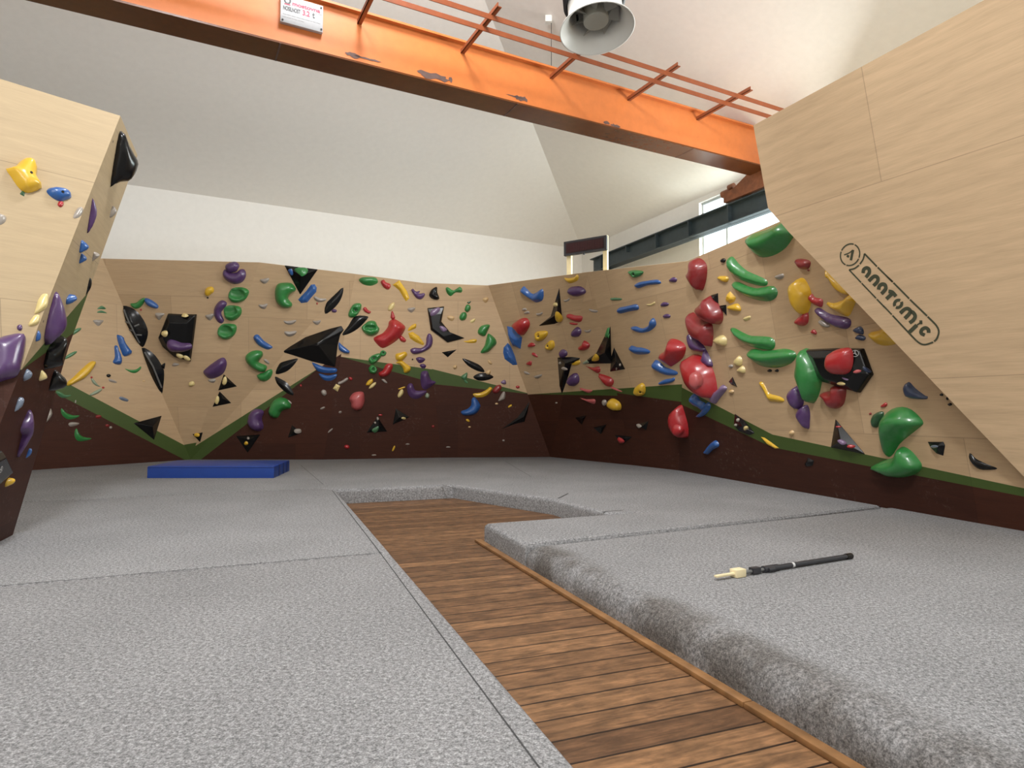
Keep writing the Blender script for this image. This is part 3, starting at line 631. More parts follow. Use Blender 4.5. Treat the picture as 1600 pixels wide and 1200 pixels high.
DATA = """
Z1|y|dome|blob|@yellow blob hold:big yellow lumpy blob hold with bolt hole on the plywood prow|35,505 75,500 105,470 135,455 175,470 190,505 185,545 200,575 213,600 165,622 125,622 90,590 60,545|b155,535
Z1|b|dome|fish-shaped||234,625 250,605 295,602 335,615 357,648 335,662 300,670 265,655|b310,630
Z1|dg|tri|screw-on||95,640 112,620 126,632 122,655
Z1|r|dome|drop-shaped||e300,690,30,30,0
Z1|w|lip|crimp||362,755 380,715 400,702 413,715 405,740 385,757
Z1|w|lip|crimp||-15,735 10,738 32,750 28,775 5,790 -15,785
Z1|k|dome|fin|@black fin hold:big glossy black fin hold on the top corner of the plywood prow|580,325 605,320 622,345 640,395 665,440 685,480 680,520 660,560 635,585 595,590 560,605 520,638 518,590 525,520 540,440 555,370
Z1|p|dome|blade|@purple blade hold:slim purple blade hold with a chalk patch on the prow's narrow side|447,645 468,680 480,730 470,775 450,815 428,838 430,780 440,720
Z1|w|lip|crimp||545,720 565,702 580,728 560,755 530,762 535,735
Z1|b|dome|teardrop||390,875 405,865 440,895 430,920 390,935 385,905
Z1|b|dome|teardrop||395,938 405,932 432,955 420,975 385,988 383,965
Z1|w|lip|crimp||460,925 490,935 495,948 475,965 445,980 450,945
A|k|leaf|leaf||378,335 390,380 380,430 350,480 320,520 300,530 330,470 350,400
Z2|cy|dome|pinch||165,75 185,50 208,55 205,100 185,120 150,135 155,110
Z2|cy|dome|pinch||130,165 150,140 172,145 165,175 140,187 122,185
Z2|p|dome|spearhead|@purple spearhead hold:tall purple spearhead hold on the prow's narrow side|238,32 262,70 280,120 288,175 275,215 240,250 210,275 190,260 175,210 188,140 212,80
Z2|b|dome|rounded||272,75 290,60 325,58 328,80 300,97 278,97
Z2|p|dome|ball||e85,195,24,26,0
Z2|b|dome|pinch||150,230 165,208 175,225 172,250 152,255
Z2|p|dome|slab|@purple slab hold:wide purple slab hold low on the prow at the picture edge|-50,250 -10,236 30,222 85,212 116,226 114,270 102,330 82,392 30,412 -20,425 -50,400
Z2|k|dome|lump|@upper black lump hold:upper of the two matt black lump holds on the prow|175,320 185,290 215,270 240,250 275,232 290,260 272,330 268,360 215,375 190,372 170,350
Z2|k|dome|lump|@lower black lump hold:lower of the two matt black lump holds on the prow|215,385 240,372 262,390 285,415 285,445 260,462 220,468 190,465 195,430
Z2|bw|dome|pebble||92,400 115,373 138,385 135,410 110,425 95,420
Z2|bw|dome|pebble||55,540 75,500 103,495 100,525 75,552 55,557
Z2|cy|dome|wedge||158,420 175,372 205,405 185,422
Z2|p|lip|hooked|@purple hooked hold:pale purple hooked hold on the brown base of the prow|62,635 90,590 140,548 152,620 145,660 110,720 90,750 100,690 105,655 70,645
Z2|w|dome|pebble||190,600 200,545 215,535 225,565 205,595
Z2|b|dome|stick||102,755 125,715 138,715 130,740
Z2|k|box|slab|@black edge volume:black slab volume with round emblem at the prow's brown base|-60,740 -10,715 38,815 -25,870 -60,860|r3,800,10
Z2|y|dome|pinch||15,855 40,840 65,840 60,860 20,877
A|pg|lip|edge||445,630 490,600 530,628 510,635 470,632
A|pg|lip|edge||440,665 485,645 540,672 500,670
A|w|lip|crimp||410,738 505,738 490,770 460,795 430,775
A|pg|lip|bar||165,895 200,850 250,818 292,815 280,840 230,875 190,895
A|pg|lip|bar||115,1115 150,1080 210,1045 250,1038 240,1060 190,1095 130,1118
A|b|dome|boot-shaped|@taller blue boot hold:taller of the twin blue boot holds beside the black leaf volume|640,885 665,880 700,900 720,960 780,1035 775,1065 710,1085 680,1030 655,960
A|b|dome|boot-shaped||615,990 645,985 655,1030 685,1100 680,1160 630,1162 600,1140 620,1090
B|y|dome|banana|@yellow banana hold:long yellow banana hold touching the black lump hold|160,230 220,180 290,110 370,40 415,22 438,40 400,110 340,180 270,220 200,255 165,260
B|g|lip|crescent||710,98 760,108 820,105 865,75 862,105 820,138 770,135
B|k|dome|pebble||e555,165,45,32,0
B|w|lip|crimp||555,195 600,205 635,225 620,235 565,222
B|gw|dome|sliver||385,195 410,200 450,250 480,270 440,265 400,235
B|gw|dome|sliver||370,350 420,315 475,290 490,300 460,330 400,355
B|r|dome|dot||e390,182,22,20,0
B|r|dome|dot||e503,280,24,20,0
B|bw|lip|crimp||660,370 690,368 745,395 735,415 690,405 660,388
B|t|lip|chip||e893,217,28,16,0
B|pg|lip|crescent||55,315 100,325 140,350 192,350 180,365 120,380 70,355
B|g|lip|crescent||105,478 150,520 210,545 278,548 240,575 170,585 125,560 100,520
B|g|lip|crescent||250,672 275,720 320,755 395,768 340,790 270,795 235,760 232,705
B|w|lip|crimp||170,628 200,612 270,620 260,640 200,655 178,648
B|dr|lip|crimp||e460,560,60,35,0
B|dr|lip|crimp||e545,645,40,28,0
B|w|dome|chip||e235,415,12,30,10
B|w|dome|chip||e575,665,30,26,0
B|k|vol|pyramid|@black pyramid volume:black three-sided pyramid volume over the green stripe beside the blue mat|788,622 1065,548 990,787|a975,655
B|k|vol|pyramid|@tiny black triangle volume:tiny black triangle volume above the blue crash mat|1357,728 1458,710 1432,808|a1410,745
B|y|dome|knob|v|e1400,733,55,35,0
A|k|leaf|leaf|@veined black leaf volume:upper black leaf volume with grey veins|690,602 760,615 830,660 890,740 925,820 930,880 910,950 880,1000 820,960 740,870 690,800 675,720 680,650|n700,640 740,740 800,860 850,960;n690,740 750,770;n800,800 845,780;n820,880 870,885;n740,830 790,840
B|k|leaf|leaf|@lower black leaf volume:lower black leaf volume below the veined one|868,-100 930,-85 1000,-30 1060,60 1085,120 1085,200 1075,290 1065,338 1020,300 960,210 920,120 890,20|n900,-60 980,80 1060,280
B|k|dome|knob||1050,75 1085,45 1095,55 1085,105 1070,85
A|g|dome|curled||760,580 810,575 860,535 900,528 890,570 850,620 800,632 765,605
A|b|dome|pill||890,540 920,530 980,560 1025,600 1015,630 960,620 910,590
A|r|dome|dot||e862,640,20,20,0
A|w|lip|crimp||995,675 1040,670 1085,680 1060,710 1035,740 1005,715
A|k|box|pentagon|@black box volume:big glossy black five-sided box volume with a purple sausage hold|1125,672 1270,680 1405,680 1375,920 1345,1140 1190,1100 1075,1000 1030,910
A|cy|dome|tab|v|e1285,690,70,26,0
A|cy|dome|tab|v|e1085,868,50,65,10
A|cy|dome|tab|v|e1235,1088,80,36,25
A|cy|dome|tab|v|e1302,1108,76,34,30
A|p|dome|sausage|v|1105,960 1130,930 1180,935 1250,960 1330,965 1350,1000 1320,1030 1250,1050 1150,1045 1110,1010
A|w|lip|crimp||1160,1180 1180,1150 1230,1165 1195,1185
B|cy|dome|knob||e1348,248,60,48,-20
C|y|dome|knob||118,465 135,430 180,418 205,435 205,470 180,490 150,510 122,500
C|k|dome|tag||e150,525,20,18,0
C|p|dome|kidney|@purple kidney hold:purple kidney hold cupped under a round purple ball|288,290 310,250 345,280 400,285 430,275 460,250 500,255 515,300 500,350 460,385 400,395 340,370 300,335
C|p|dome|round|@round purple ball hold:round purple ball hold resting on the purple kidney hold|e382,230,132,104,-10
C|g|cup|dish|@top green dish hold:top one of three green dish holds set in a column|345,490 375,440 430,425 500,430 542,460 535,500 500,550 440,575 380,570 345,530|c425,488,64,46
C|p|lip|curved||265,555 300,552 332,575 320,610 280,660 285,700 305,745 280,775 240,755 210,700 205,640 230,590
C|g|cup|dish|@middle green dish hold:middle one of three green dish holds beside a curved purple hold|300,640 330,605 390,600 450,610 472,640 465,690 420,735 360,748 310,715|c360,652,60,44
C|w|lip|crimp||125,695 160,685 195,675 210,690 195,720 170,745 140,725
C|g|cup|dish|@bottom green dish hold:bottom one of three green dish holds in a column|240,840 280,785 350,775 410,785 425,820 405,880 350,925 290,928 245,890|c312,842,62,46
D|p|lip|wedge|@purple wedge hold:purple wedge hold above two stacked black triangle volumes|100,130 140,90 190,50 270,0 310,5 328,60 300,140 250,180 190,200 150,195 115,165
D|w|lip|crimp||155,205 225,200 210,235 170,230
C|w|lip|crimp||655,350 680,345 735,335 740,355 715,385 690,390 665,375
C|w|lip|crimp||640,592 680,590 725,582 720,605 700,635 660,625
C|g|dome|kidney|@green kidney hold:large green kidney hold below the black top-edge triangle volume|800,440 825,395 880,382 950,385 985,415 1000,455 960,480 930,510 925,540 960,580 960,610 920,630 860,620 810,570 795,500
C|k|vol|triangle|@black top-edge triangle volume:black triangle volume at the wall's top edge carrying a green jug|885,210 1215,250 1040,500|a1050,310
C|g|dome|jug|v|985,250 1010,230 1110,235 1105,280 1060,310 1030,290
C|b|dome|pinch|v|920,260 955,250 970,300 950,310
C|b|fac|angular||1020,545 1050,510 1100,460 1145,400 1180,395 1200,430 1195,470 1150,520 1110,570 1050,578
C|w|lip|edge||1170,520 1190,512 1230,530 1290,535 1280,555 1230,568 1190,555
C|r|dome|tag||e1203,580,14,22,0
C|k|leaf|leaf|@upright black leaf volume:upright black leaf volume near the wall's top edge|1450,420 1452,480 1420,560 1360,630 1280,680 1282,580 1310,540 1390,470
C|p|dome|pebble||e1365,650,50,35,0
C|w|lip|edge||880,745 920,750 1000,738 990,765 950,785 900,775
C|w|lip|edge||888,850 940,850 1005,845 990,880 940,900 900,885
C|w|lip|crimp||1158,745 1190,745 1235,740 1225,770 1200,785 1170,770
C|b|lip|boat-shaped||590,920 605,885 640,885 690,940 770,995 760,1015 720,1025 640,985
C|g|dome|horseshoe|@green horseshoe hold:green horseshoe hold beside the black arrowhead volume's point|510,1105 530,1070 580,1040 640,1035 675,1050 678,1090 650,1120 640,1150 700,1175 720,1195 700,1240 640,1240 570,1200 520,1150
D|g|dome|bean||615,175 630,145 690,130 720,110 760,105 768,140 745,190 700,220 650,215
C|w|lip|chip||690,1115 720,1120 745,1150 735,1165 700,1145
C|k|vol|arrowhead|@black arrowhead volume:largest black arrowhead volume pointing along the wall|850,1045 1090,900 1320,820 1440,790 1465,835 1430,880 1405,980 1380,1195 1150,1140 1000,1090|a1200,970
E|k|leaf|leaf|@slim black leaf volume:slim black leaf volume touching the arrowhead volume's tail|90,755 150,670 215,580 335,580 320,620 240,700 150,750
E|b|dome|fin||55,830 80,850 130,890 158,915 150,935 100,930 55,895
D|k|leaf|leaf||805,150 835,60 880,30 1010,0 1005,30 960,85 900,130
D|k|leaf|leaf||800,175 850,195 920,240 975,330 965,355 900,325 830,260 805,215
D|b|lip|boat-shaped||1150,40 1200,55 1280,85 1380,95 1385,130 1330,140 1240,135 1190,110
D|b|lip|boat-shaped||1215,145 1300,165 1385,150 1380,185 1330,215 1260,205
D|k|vol|triangle|@upper stacked triangle volume:upper of two stacked black triangle volumes under the purple wedge hold|250,310 305,150 435,270|a345,225
D|cy|dome|tab|v|e310,215,40,86,10
D|k|vol|triangle|@lower stacked triangle volume:lower of two stacked black triangle volumes under the purple wedge hold|195,468 265,315 380,430|a300,390
D|cy|dome|tab|v|e238,400,38,80,10
D|g|dome|kidney|@low green kidney hold:green kidney hold astride the green stripe beside a purple curve|728,500 750,440 790,390 850,375 910,395 940,440 935,480 890,490 850,510 830,550 800,578 750,560 730,530
D|p|dome|curved|@low purple curved hold:purple curved hold on the green stripe above a black triangle|525,600 545,530 590,490 650,490 680,520 660,580 675,640 670,680 620,705 560,680 530,640
D|k|vol|triangle|@brown-base triangle volume:black triangle volume with a yellow dot on the brown base|420,745 660,730 535,910|a545,780
D|y|dome|dot|v|e517,818,35,38,0
D|w|dome|dot|v|e540,765,25,25,0
D|k|vol|triangle|@grey-spotted triangle volume:black triangle volume carrying one oval grey hold|920,765 960,640 1060,715|a985,695
D|w|dome|oval|v|e1020,695,75,45,0
D|r|dome|dot||e1045,262,18,22,0
D|r|dome|pebble||e1525,195,40,30,30
D|w|dome|chip||e1265,330,50,62,-40
D|w|lip|sliver||e930,415,70,20,35
D|w|lip|sliver||e1255,478,50,20,-25
D|w|lip|chip||e1425,517,30,22,-20
D|w|lip|sliver||e1330,695,60,18,-40
D|r|dome|knob||e1490,850,50,35,10
D|cy|fac|square||1355,290 1385,245 1425,265 1400,320
D|w|dome|stick||1405,230 1440,215 1490,185 1500,205 1460,235 1410,255
F|pk|dome|shell|@pink shell hold:chalky pink-red shell hold on the brown base|158,390 190,340 240,320 290,325 305,370 300,440 270,490 215,500 180,470 175,430
E|g|lip|shelf||250,230 280,205 340,200 410,205 435,240 420,265 360,285 290,270
E|r|dome|fist-shaped||460,250 490,225 510,250 550,265 555,300 530,322 490,300
E|y|fac|plank-like|@yellow plank hold:curved yellow plank hold near the wall's top edge|575,275 640,232 680,290 715,340 738,405 705,435 680,400 640,330
E|p|dome|knuckle||755,330 775,315 800,340 840,335 830,360 880,355 885,380 850,415 800,400
E|k|dome|half-moon||925,370 950,320 1000,295 1005,350 1025,410 980,420 940,400
E|g|lip|bow-shaped||1085,310 1110,300 1160,330 1220,295 1245,320 1235,350 1180,350 1135,385 1100,360
E|t|lip|crimp||1440,420 1460,400 1495,400 1490,435 1465,450
E|dg|dome|chip||1290,445 1330,435 1310,460
E|g|dome|bean||1270,500 1290,465 1320,475 1325,510 1295,540 1270,525
E|g|dome|bean||1215,590 1240,545 1275,540 1290,570 1275,610 1235,620
E|g|jug|jug||150,545 190,470 240,450 275,465 270,510 240,560 200,590 155,585|c215,520,26,24
E|r|dome|pill||290,505 315,490 340,520 368,535 350,555 305,535
E|cy|dome|finger||530,520 545,470 590,445 590,490 560,525
E|r|dome|finger||555,590 570,525 600,590 575,615 555,590
E|r|lip|block|@red block hold:big glossy red block hold in the middle of the wall|395,785 480,740 530,680 545,625 600,605 690,665 695,710 640,790 560,850 480,885 420,840
E|r|dome|finger||640,785 660,765 705,805 690,830 650,815
E|g|cup|mouth-shaped|@green mouth hold:green mouth-shaped hold with a white chalked lip|275,690 310,650 350,622 405,625 430,670 450,700 430,745 370,768 310,745|c362,690,60,24
E|w|lip|crimp||720,505 750,495 790,495 785,520 755,545 725,525
E|y|lip|blade||725,700 760,665 800,650 800,690 760,710 728,722
E|y|fac|plank-like||725,740 770,730 830,770 880,840 870,860 800,830 740,790
E|p|dome|boomerang|@purple boomerang hold:purple boomerang hold beside the black boomerang volume|745,900 790,880 850,885 895,850 900,790 920,745 950,755 965,810 950,870 890,915 820,940 765,940
E|k|box|boomerang|@black boomerang volume:glossy black boomerang volume with two pale purple holds|908,500 1072,483 1045,630 1135,740 1270,790 1240,800 1105,835 940,710
E|lp|dome|pill|v|935,545 960,510 1020,490 1030,520 990,560 945,575
E|lp|dome|wedge|v|1025,680 1060,675 1100,710 1060,730
E|t|lip|crimp||1100,580 1135,575 1170,590 1150,625 1110,610
E|cy|lip|chip||1320,625 1365,600 1368,625 1335,645
E|g|dome|wing|@upper green wing hold:upper of two green wing holds near the wall's inner corner|1395,720 1430,670 1510,660 1490,720 1460,770 1405,755
E|g|dome|wing|@lower green wing hold:lower of two green wing holds near the wall's inner corner|1420,930 1460,860 1480,780 1500,745 1560,790 1575,840 1540,880 1490,925
E|y|lip|blade||1255,820 1290,815 1350,800 1385,805 1370,835 1300,835
E|k|vol|wedge||1045,925 1105,915 1195,898 1105,975|a1105,935
E|k|dome|tag||e767,995,16,16,0
E|y|dome|bone-shaped||605,945 650,930 700,920 718,950 690,985 660,1010 610,1000
E|y|dome|bone-shaped||605,1025 660,1005 700,1030 750,1070 740,1110 690,1125 675,1080 640,1040
E|p|lip|crimp||800,985 840,970 890,990 870,1020 830,1030
E|p|lip|crimp||835,1050 870,1035 900,1060 870,1085
F|p|lip|hooked|@upper purple hook hold:upper purple hook hold crossing the green stripe|850,140 880,120 915,125 935,180 960,215 1010,220 960,260 900,300 860,280 845,210
F|p|lip|hooked|@lower purple hook hold:lower purple hook hold just under its twin|715,270 740,240 770,250 800,310 900,310 880,350 810,390 750,375 720,330
E|g|jug|jug|@green triple jug hold:middle of three stacked green jugs with bolt holes|350,980 390,950 450,935 470,960 430,1010 380,1040 345,1010|c395,985,26,22
E|g|jug|jug||455,930 480,905 515,925 505,955 470,965|c485,932,16,14
F|g|jug|jug||345,90 380,62 410,80 430,110 410,145 370,145 350,125|c392,105,18,18
F|r|dome|wedge||440,140 480,115 510,60 560,48 580,75 560,130 520,170 460,175
E|k|leaf|leaf|@chalky black leaf volume:upper of two black leaf volumes beside the green stripe|1245,985 1330,1010 1420,1055 1460,1115 1390,1105 1300,1055
E|k|leaf|leaf||1350,1165 1400,1130 1470,1125 1545,1160 1500,1190 1410,1200
E|t|dome|chip||e1175,1068,40,38,0
E|t|dome|chip||1490,1000 1520,1010 1530,1040 1500,1035
E|t|dome|finger||1470,1125 1500,1095 1520,1110 1500,1145
F|pg|dome|fin||1230,180 1270,145 1295,140 1290,190 1270,210
F|pg|dome|stick||1265,190 1300,230 1285,240 1260,215
F|y|lip|boat-shaped|@yellow boat hold:yellow boat-shaped hold above the blue elbow hold|1350,340 1420,330 1480,300 1510,275 1535,295 1490,350 1430,375 1370,372
H|dr|dome|rounded||185,300 220,262 260,255 270,290 230,335 190,330
F|b|dome|elbow|@blue elbow hold:blue elbow-shaped hold on the brown base|1235,510 1290,490 1330,450 1335,395 1365,375 1410,430 1420,470 1380,530 1310,550 1250,545
F|y|dome|chip||e1298,597,40,25,30
F|t|dome|chip||e1315,660,25,15,0
F|y|dome|pill||318,255 340,215 380,195 385,225 350,260
F|cy|dome|pill||345,290 370,250 410,228 415,250 380,285
F|w|dome|chip||470,205 495,200 525,235 500,235
F|y|lip|stick||632,290 690,270 690,285 640,298
F|cy|dome|pill||625,350 650,305 675,300 680,335 650,375 630,375
F|gw|dome|knob||e910,360,40,50,0
F|k|vol|triangle|@green-spotted triangle volume:black triangle volume on the brown base carrying a green hold|320,715 430,560 525,705|a440,640
F|pg|dome|fin|v|375,690 440,655 435,700 400,718
F|w|dome|chip|v|e430,578,20,32,0
F|w|dome|dot|v|e405,618,20,22,0
F|r|dome|chip||e458,545,40,18,0
F|k|vol|triangle|@cream-spotted triangle volume:black triangle volume on the brown base with one cream chip|575,640 605,480 740,565|a640,570
F|cy|dome|chip|v|e683,578,45,22,0
F|y|dome|stick||e585,868,20,62,25
F|r|dome|knob||e135,853,50,36,10
F|w|lip|sliver||e720,825,40,14,0
F|w|lip|sliver||e1110,853,45,14,0
F|w|lip|sliver||e395,930,45,14,0
F|dr|dome|chip||e965,655,30,28,0
G|b|lip|wing|@blue wing hold:blue spread-wing hold near the top beside the black spire volume|440,335 470,295 500,320 560,370 650,320 655,420 600,450 560,440 490,390
G|w|lip|crimp||460,515 490,500 510,520 480,530
G|w|lip|crimp||480,545 520,530 535,550 500,560
G|w|lip|crimp||597,555 630,550 660,540 650,570 615,575
G|k|vol|spire|@black spire volume:black spire-shaped volume carrying two yellow holds|825,298 855,620 780,655 620,675 740,580|a800,560
G|cy|dome|knob|v|e783,468,35,45,0
G|y|dome|cone|v|780,555 810,545 855,600 840,640 785,620
G|y|lip|bow-shaped|@top yellow bow hold:yellow bow-shaped hold directly below the dark scoreboard's post|865,210 905,215 960,205 985,182 1005,195 990,240 920,265 880,235
G|p|dome|sausage||895,330 930,300 1020,298 1070,340 1050,370 980,395 920,375
G|w|lip|crimp||862,425 890,420 920,405 915,430 880,445
G|w|lip|crimp||1105,510 1140,515 1188,525 1180,545 1130,540
G|w|lip|crimp||1060,715 1095,715 1125,705 1115,735 1080,738
G|r|lip|shelf||885,570 920,560 970,575 1040,580 1045,610 1020,640 950,630 900,600
G|r|lip|lip-shaped||920,640 1000,650 980,665 935,660
G|p|dome|rounded||930,750 950,710 990,685 1030,710 1030,750 1000,780 950,780
G|r|dome|claw||1000,880 1040,850 1050,815 1105,850 1090,895 1030,915
G|r|dome|egg|@red egg hold:red egg-shaped hold resting on the blue faceted hold|362,660 430,610 490,605 520,650 510,700 460,770 420,740 370,680
G|b|fac|faceted|@upper blue faceted hold:upper of two blue faceted holds below the red egg|305,680 350,690 400,740 450,790 435,900 360,870 330,800
G|b|fac|faceted|@lower blue faceted hold:lower of two blue faceted holds below the red egg|290,880 330,835 370,880 410,960 425,1045 380,1050 300,990 285,930
G|y|jug|jug|@upper yellow jug hold:upper of two yellow jugs with bolt holes under the spire volume|585,750 600,730 690,725 700,760 670,800 620,825 590,800|c620,770,22,22
G|y|jug|jug|@lower yellow jug hold:lower of two yellow jugs with bolt holes under the spire volume|685,860 720,820 760,820 770,870 740,910 690,895|c710,865,20,20
G|r|dome|nub||520,855 550,835 585,850 580,870 530,880
G|r|lip|chip||555,935 585,935 615,975 575,965
G|r|dome|nub||505,1030 550,1010 550,1055 510,1045
G|w|lip|sliver||480,1110 510,1115 540,1140 500,1140
H|w|lip|fork-shaped||575,175 640,155 655,165 620,195 590,190
G|k|vol|L-shaped|@black hooked volume:black volume with a long downward fang beside the pyramid volume|805,975 1080,960 1035,1015 945,1045 915,1150 850,1335 825,1250|a880,1035
G|p|dome|rounded|v|815,930 850,900 890,920 890,960 840,985
G|y|dome|cone|v|940,1035 980,1005 1020,1010 1010,1045 960,1055
G|w|dome|chip|v|e870,1085,60,28,20
G|w|dome|chip|v|e828,1030,18,26,0
G|gw|dome|pinch||1045,1030 1080,1000 1115,1000 1110,1030 1060,1042
G|k|vol|pyramid|@tall black pyramid volume:tall black pyramid volume with green and yellow holds|1325,632 1330,1035 1030,1040 1180,930|a1260,930
G|g|dome|finger|v|1260,780 1290,690 1300,700 1285,770
G|g|dome|finger|v|1290,775 1310,745 1300,790
G|y|dome|tri|v|1130,1000 1165,945 1200,975 1195,1010 1145,1012
G|k|vol|pyramid|@short black pyramid volume:shorter black pyramid volume joined to the tall one|1350,875 1460,1090 1310,1115 1325,960|a1370,1020
G|w|dome|dot|v|e1410,1045,20,28,0
G|w|dome|dot|v|e1372,1085,16,24,0
G|r|lip|arm-shaped||1065,1060 1130,1075 1200,1065 1210,1110 1180,1130 1120,1090
H|r|dome|arm-shaped|@long red arm hold:long red arm-shaped hold under the black pyramid volumes|1185,150 1250,165 1310,190 1335,230 1310,275 1270,265 1210,190
H|pk|lip|arm-shaped||1310,265 1380,295 1440,315 1430,330 1340,300
H|p|dome|round|@round purple cap hold:round purple cap hold beside the black hooked volume's fang|890,215 930,155 980,150 1000,200 990,245 940,275 905,245
H|pk|lip|ledge||1015,285 1090,300 1140,310 1100,335 1040,310
H|pk|lip|ledge||1015,380 1080,395 1160,395 1155,440 1090,420
H|y|dome|split ball|@yellow split-ball hold:yellow ball hold with a dark slit on the brown base|1280,430 1300,395 1340,395 1390,430 1405,470 1390,505 1340,505 1290,470
H|w|dome|chip||1230,410 1260,400 1275,430 1250,460
J|y|jug|cone|@yellow cone hold:yellow cone hold with a bolt hole on the green stripe|305,320 320,275 370,240 400,260 408,310 395,350 350,368 315,350|c370,325,14,14
H|w|dome|tooth||240,400 280,325 305,330 300,390 250,410
H|lp|dome|chip||260,230 300,205 315,240 290,250
H|r|dome|chip||e425,275,40,28,0
H|y|dome|stick||e350,460,45,22,-35
H|t|dome|chip||e222,437,30,20,0
H|w|dome|chip||e795,428,20,14,0
H|w|dome|chip||e288,790,25,20,0
H|k|vol|boomerang|@dark boomerang volume:matt black boomerang volume low on the brown base|260,685 420,570 490,480 538,412 520,520 490,610 400,630|a485,560
H|k|vol|wedge|@first small wedge volume:small black wedge volume below the pink ledges|975,570 1085,545 1040,640|a1045,580
H|k|vol|wedge||1150,665 1280,632 1225,730|a1230,665
H|k|vol|wedge|@red-spotted wedge volume:black wedge volume on the brown base carrying a red chip|1355,735 1545,750 1430,825|a1440,765
H|r|dome|chip|v|1380,770 1400,765 1445,800 1415,822
J|k|vol|wedge|@grey-topped wedge volume:black wedge volume with a pale top beside the low red hold|325,640 455,600 430,690|a385,660
J|w|dome|pebble|v|330,640 355,625 380,650 350,668
I|g|jug|jug|@top green jug hold:green jug with bolt hole near the top edge above blue bar|250,150 310,138 390,150 380,180 350,200 305,212 270,180|c305,178,20,18
I|b|lip|bar|@top blue bar hold:topmost blue bar hold under the green jug|310,280 350,255 430,240 530,230 565,262 520,275 430,285 350,312 320,300
I|p|lip|crimp||640,235 680,205 718,220 710,250 670,255
I|pg|lip|slot||80,408 130,402 190,410 180,425 130,430 95,428
I|b|lip|bar|@second blue bar hold:second blue bar hold down from the top green jug|140,530 160,500 230,485 320,465 348,490 340,520 260,535 180,555 150,550
I|cy|lip|fork-shaped||428,465 470,460 508,440 510,460 480,480 440,475
I|p|lip|crimp||560,470 590,445 640,455 630,480 580,490
I|p|lip|crimp||585,575 620,558 655,570 650,595 600,600
I|b|lip|smile-shaped|@blue smile hold:blue smile-shaped hold above the red barrel hold|270,690 320,680 380,700 440,670 460,615 490,600 512,640 505,680 450,725 370,742 300,725
I|b|lip|boat-shaped||255,885 280,865 330,880 380,885 450,910 445,940 380,950 310,945 270,915
I|r|lip|barrel|@red barrel hold:big glossy red barrel hold with a highlight beside the inner corner|520,965 580,920 615,850 625,808 700,815 780,870 785,920 740,1000 650,1065 620,1070 550,1020
I|b|lip|saddle-shaped||475,1040 500,1005 540,1020 590,1070 640,1090 710,1120 700,1150 600,1150 520,1120 480,1080
J|b|dome|bean||545,235 600,205 660,195 695,185 695,215 650,240 560,255
I|dr|dome|shield|@top red shield hold:dark red shield hold at the wall's top edge|850,35 900,25 950,60 972,110 970,200 950,290 925,340 880,300 825,205 820,170 850,120
I|dr|dome|shell|@upper red shell hold:upper of two big dark red shell holds on the steep wall|900,500 960,440 980,400 1010,390 1060,440 1110,520 1125,600 1100,660 1040,660 960,620 920,560
I|dr|dome|shell|@lower red shell hold:lower of two big dark red shell holds on the steep wall|820,600 840,545 890,590 960,640 1020,660 1035,740 1030,820 1015,880 960,840 880,790 840,710
I|p|dome|curled||825,760 850,740 880,790 950,850 980,900 960,925 880,915 840,860
I|p|dome|horn||980,900 1000,930 1040,1010 1050,1065 1010,1060 940,1025 970,960
I|k|fac|angular||1040,380 1110,358 1115,470 1080,440
I|k|fac|angular||1120,480 1190,470 1195,575 1170,550 1140,510
I|y|dome|peg||1105,210 1130,195 1205,200 1210,235 1180,255 1130,230
I|y|fac|angular||1180,435 1195,365 1225,342 1280,400 1265,440 1220,460
I|y|dome|bone-shaped||1195,490 1230,475 1300,460 1330,520 1290,535 1230,520
I|cy|lip|hooked||1355,600 1420,575 1425,600 1385,625
I|cy|dome|lumpy||1065,825 1100,775 1150,765 1185,800 1180,860 1140,870 1100,850
I|cy|dome|cone||1265,1020 1310,960 1340,1000 1330,1055 1290,1055
I|cy|dome|cone||1290,1105 1340,1055 1370,1085 1365,1130 1310,1120
I|k|dome|nub||e1165,45,45,45,0
I|w|dome|chip||e1240,1060,40,35,0
J|r|dome|oval|@red oval hold:big red oval hold with a chalky ball bump on its face|780,30 790,-10 830,-30 900,-10 970,60 1010,140 1035,240 1045,340 1030,395 990,400 920,360 850,290 800,150
J|pk|dome|ball|h|e895,215,140,170,0
J|lp|dome|leg-shaped||1045,350 1090,310 1130,280 1150,255 1190,290 1150,350 1110,400 1080,440 1050,420
J|b|lip|curled|@blue curled hold:blue curled hold under the red oval hold|840,400 860,345 900,365 930,410 970,430 990,480 960,520 910,480 870,460
J|b|dome|crescent||905,555 960,500 1000,430 1030,430 1035,480 990,540 930,570
J|r|dome|pod|@low red pod hold:red pod-shaped hold with a ball bump on the brown base|640,590 650,520 700,470 740,465 770,520 810,610 830,690 830,760 780,780 720,760 660,680
J|r|dome|ball|h|e725,695,120,110,0
J|pk|dome|pebble||e738,490,40,55,0
J|b|dome|peg||975,905 1000,870 1040,820 1080,790 1110,810 1115,850 1060,880 1010,925
J|k|vol|triangle||1220,225 1260,175 1308,280 1250,255|a1258,232
J|y|dome|chip||e1243,320,40,40,0
J|k|vol|long|@stripe volume:dark volume with a cream spot lying along the green stripe|1280,530 1370,590 1475,720 1420,740 1320,700 1270,640|a1360,660
J|cy|dome|spot|v|e1385,673,50,38,0
J|w|dome|dot|v|e1310,593,35,35,0
J|w|dome|dot|v|e1290,640,35,25,0
K|g|lip|wedge|@green wedge hold:biggest glossy green wedge hold at the steep wall's top edge|340,220 380,190 480,160 560,120 640,88 720,170 690,240 640,310 570,360 490,388 420,385 370,330
K|g|lip|banana|@first green banana hold:topmost of four green banana holds|185,430 195,385 225,385 270,440 340,500 430,540 500,575 510,610 480,628 400,615 300,580 220,520
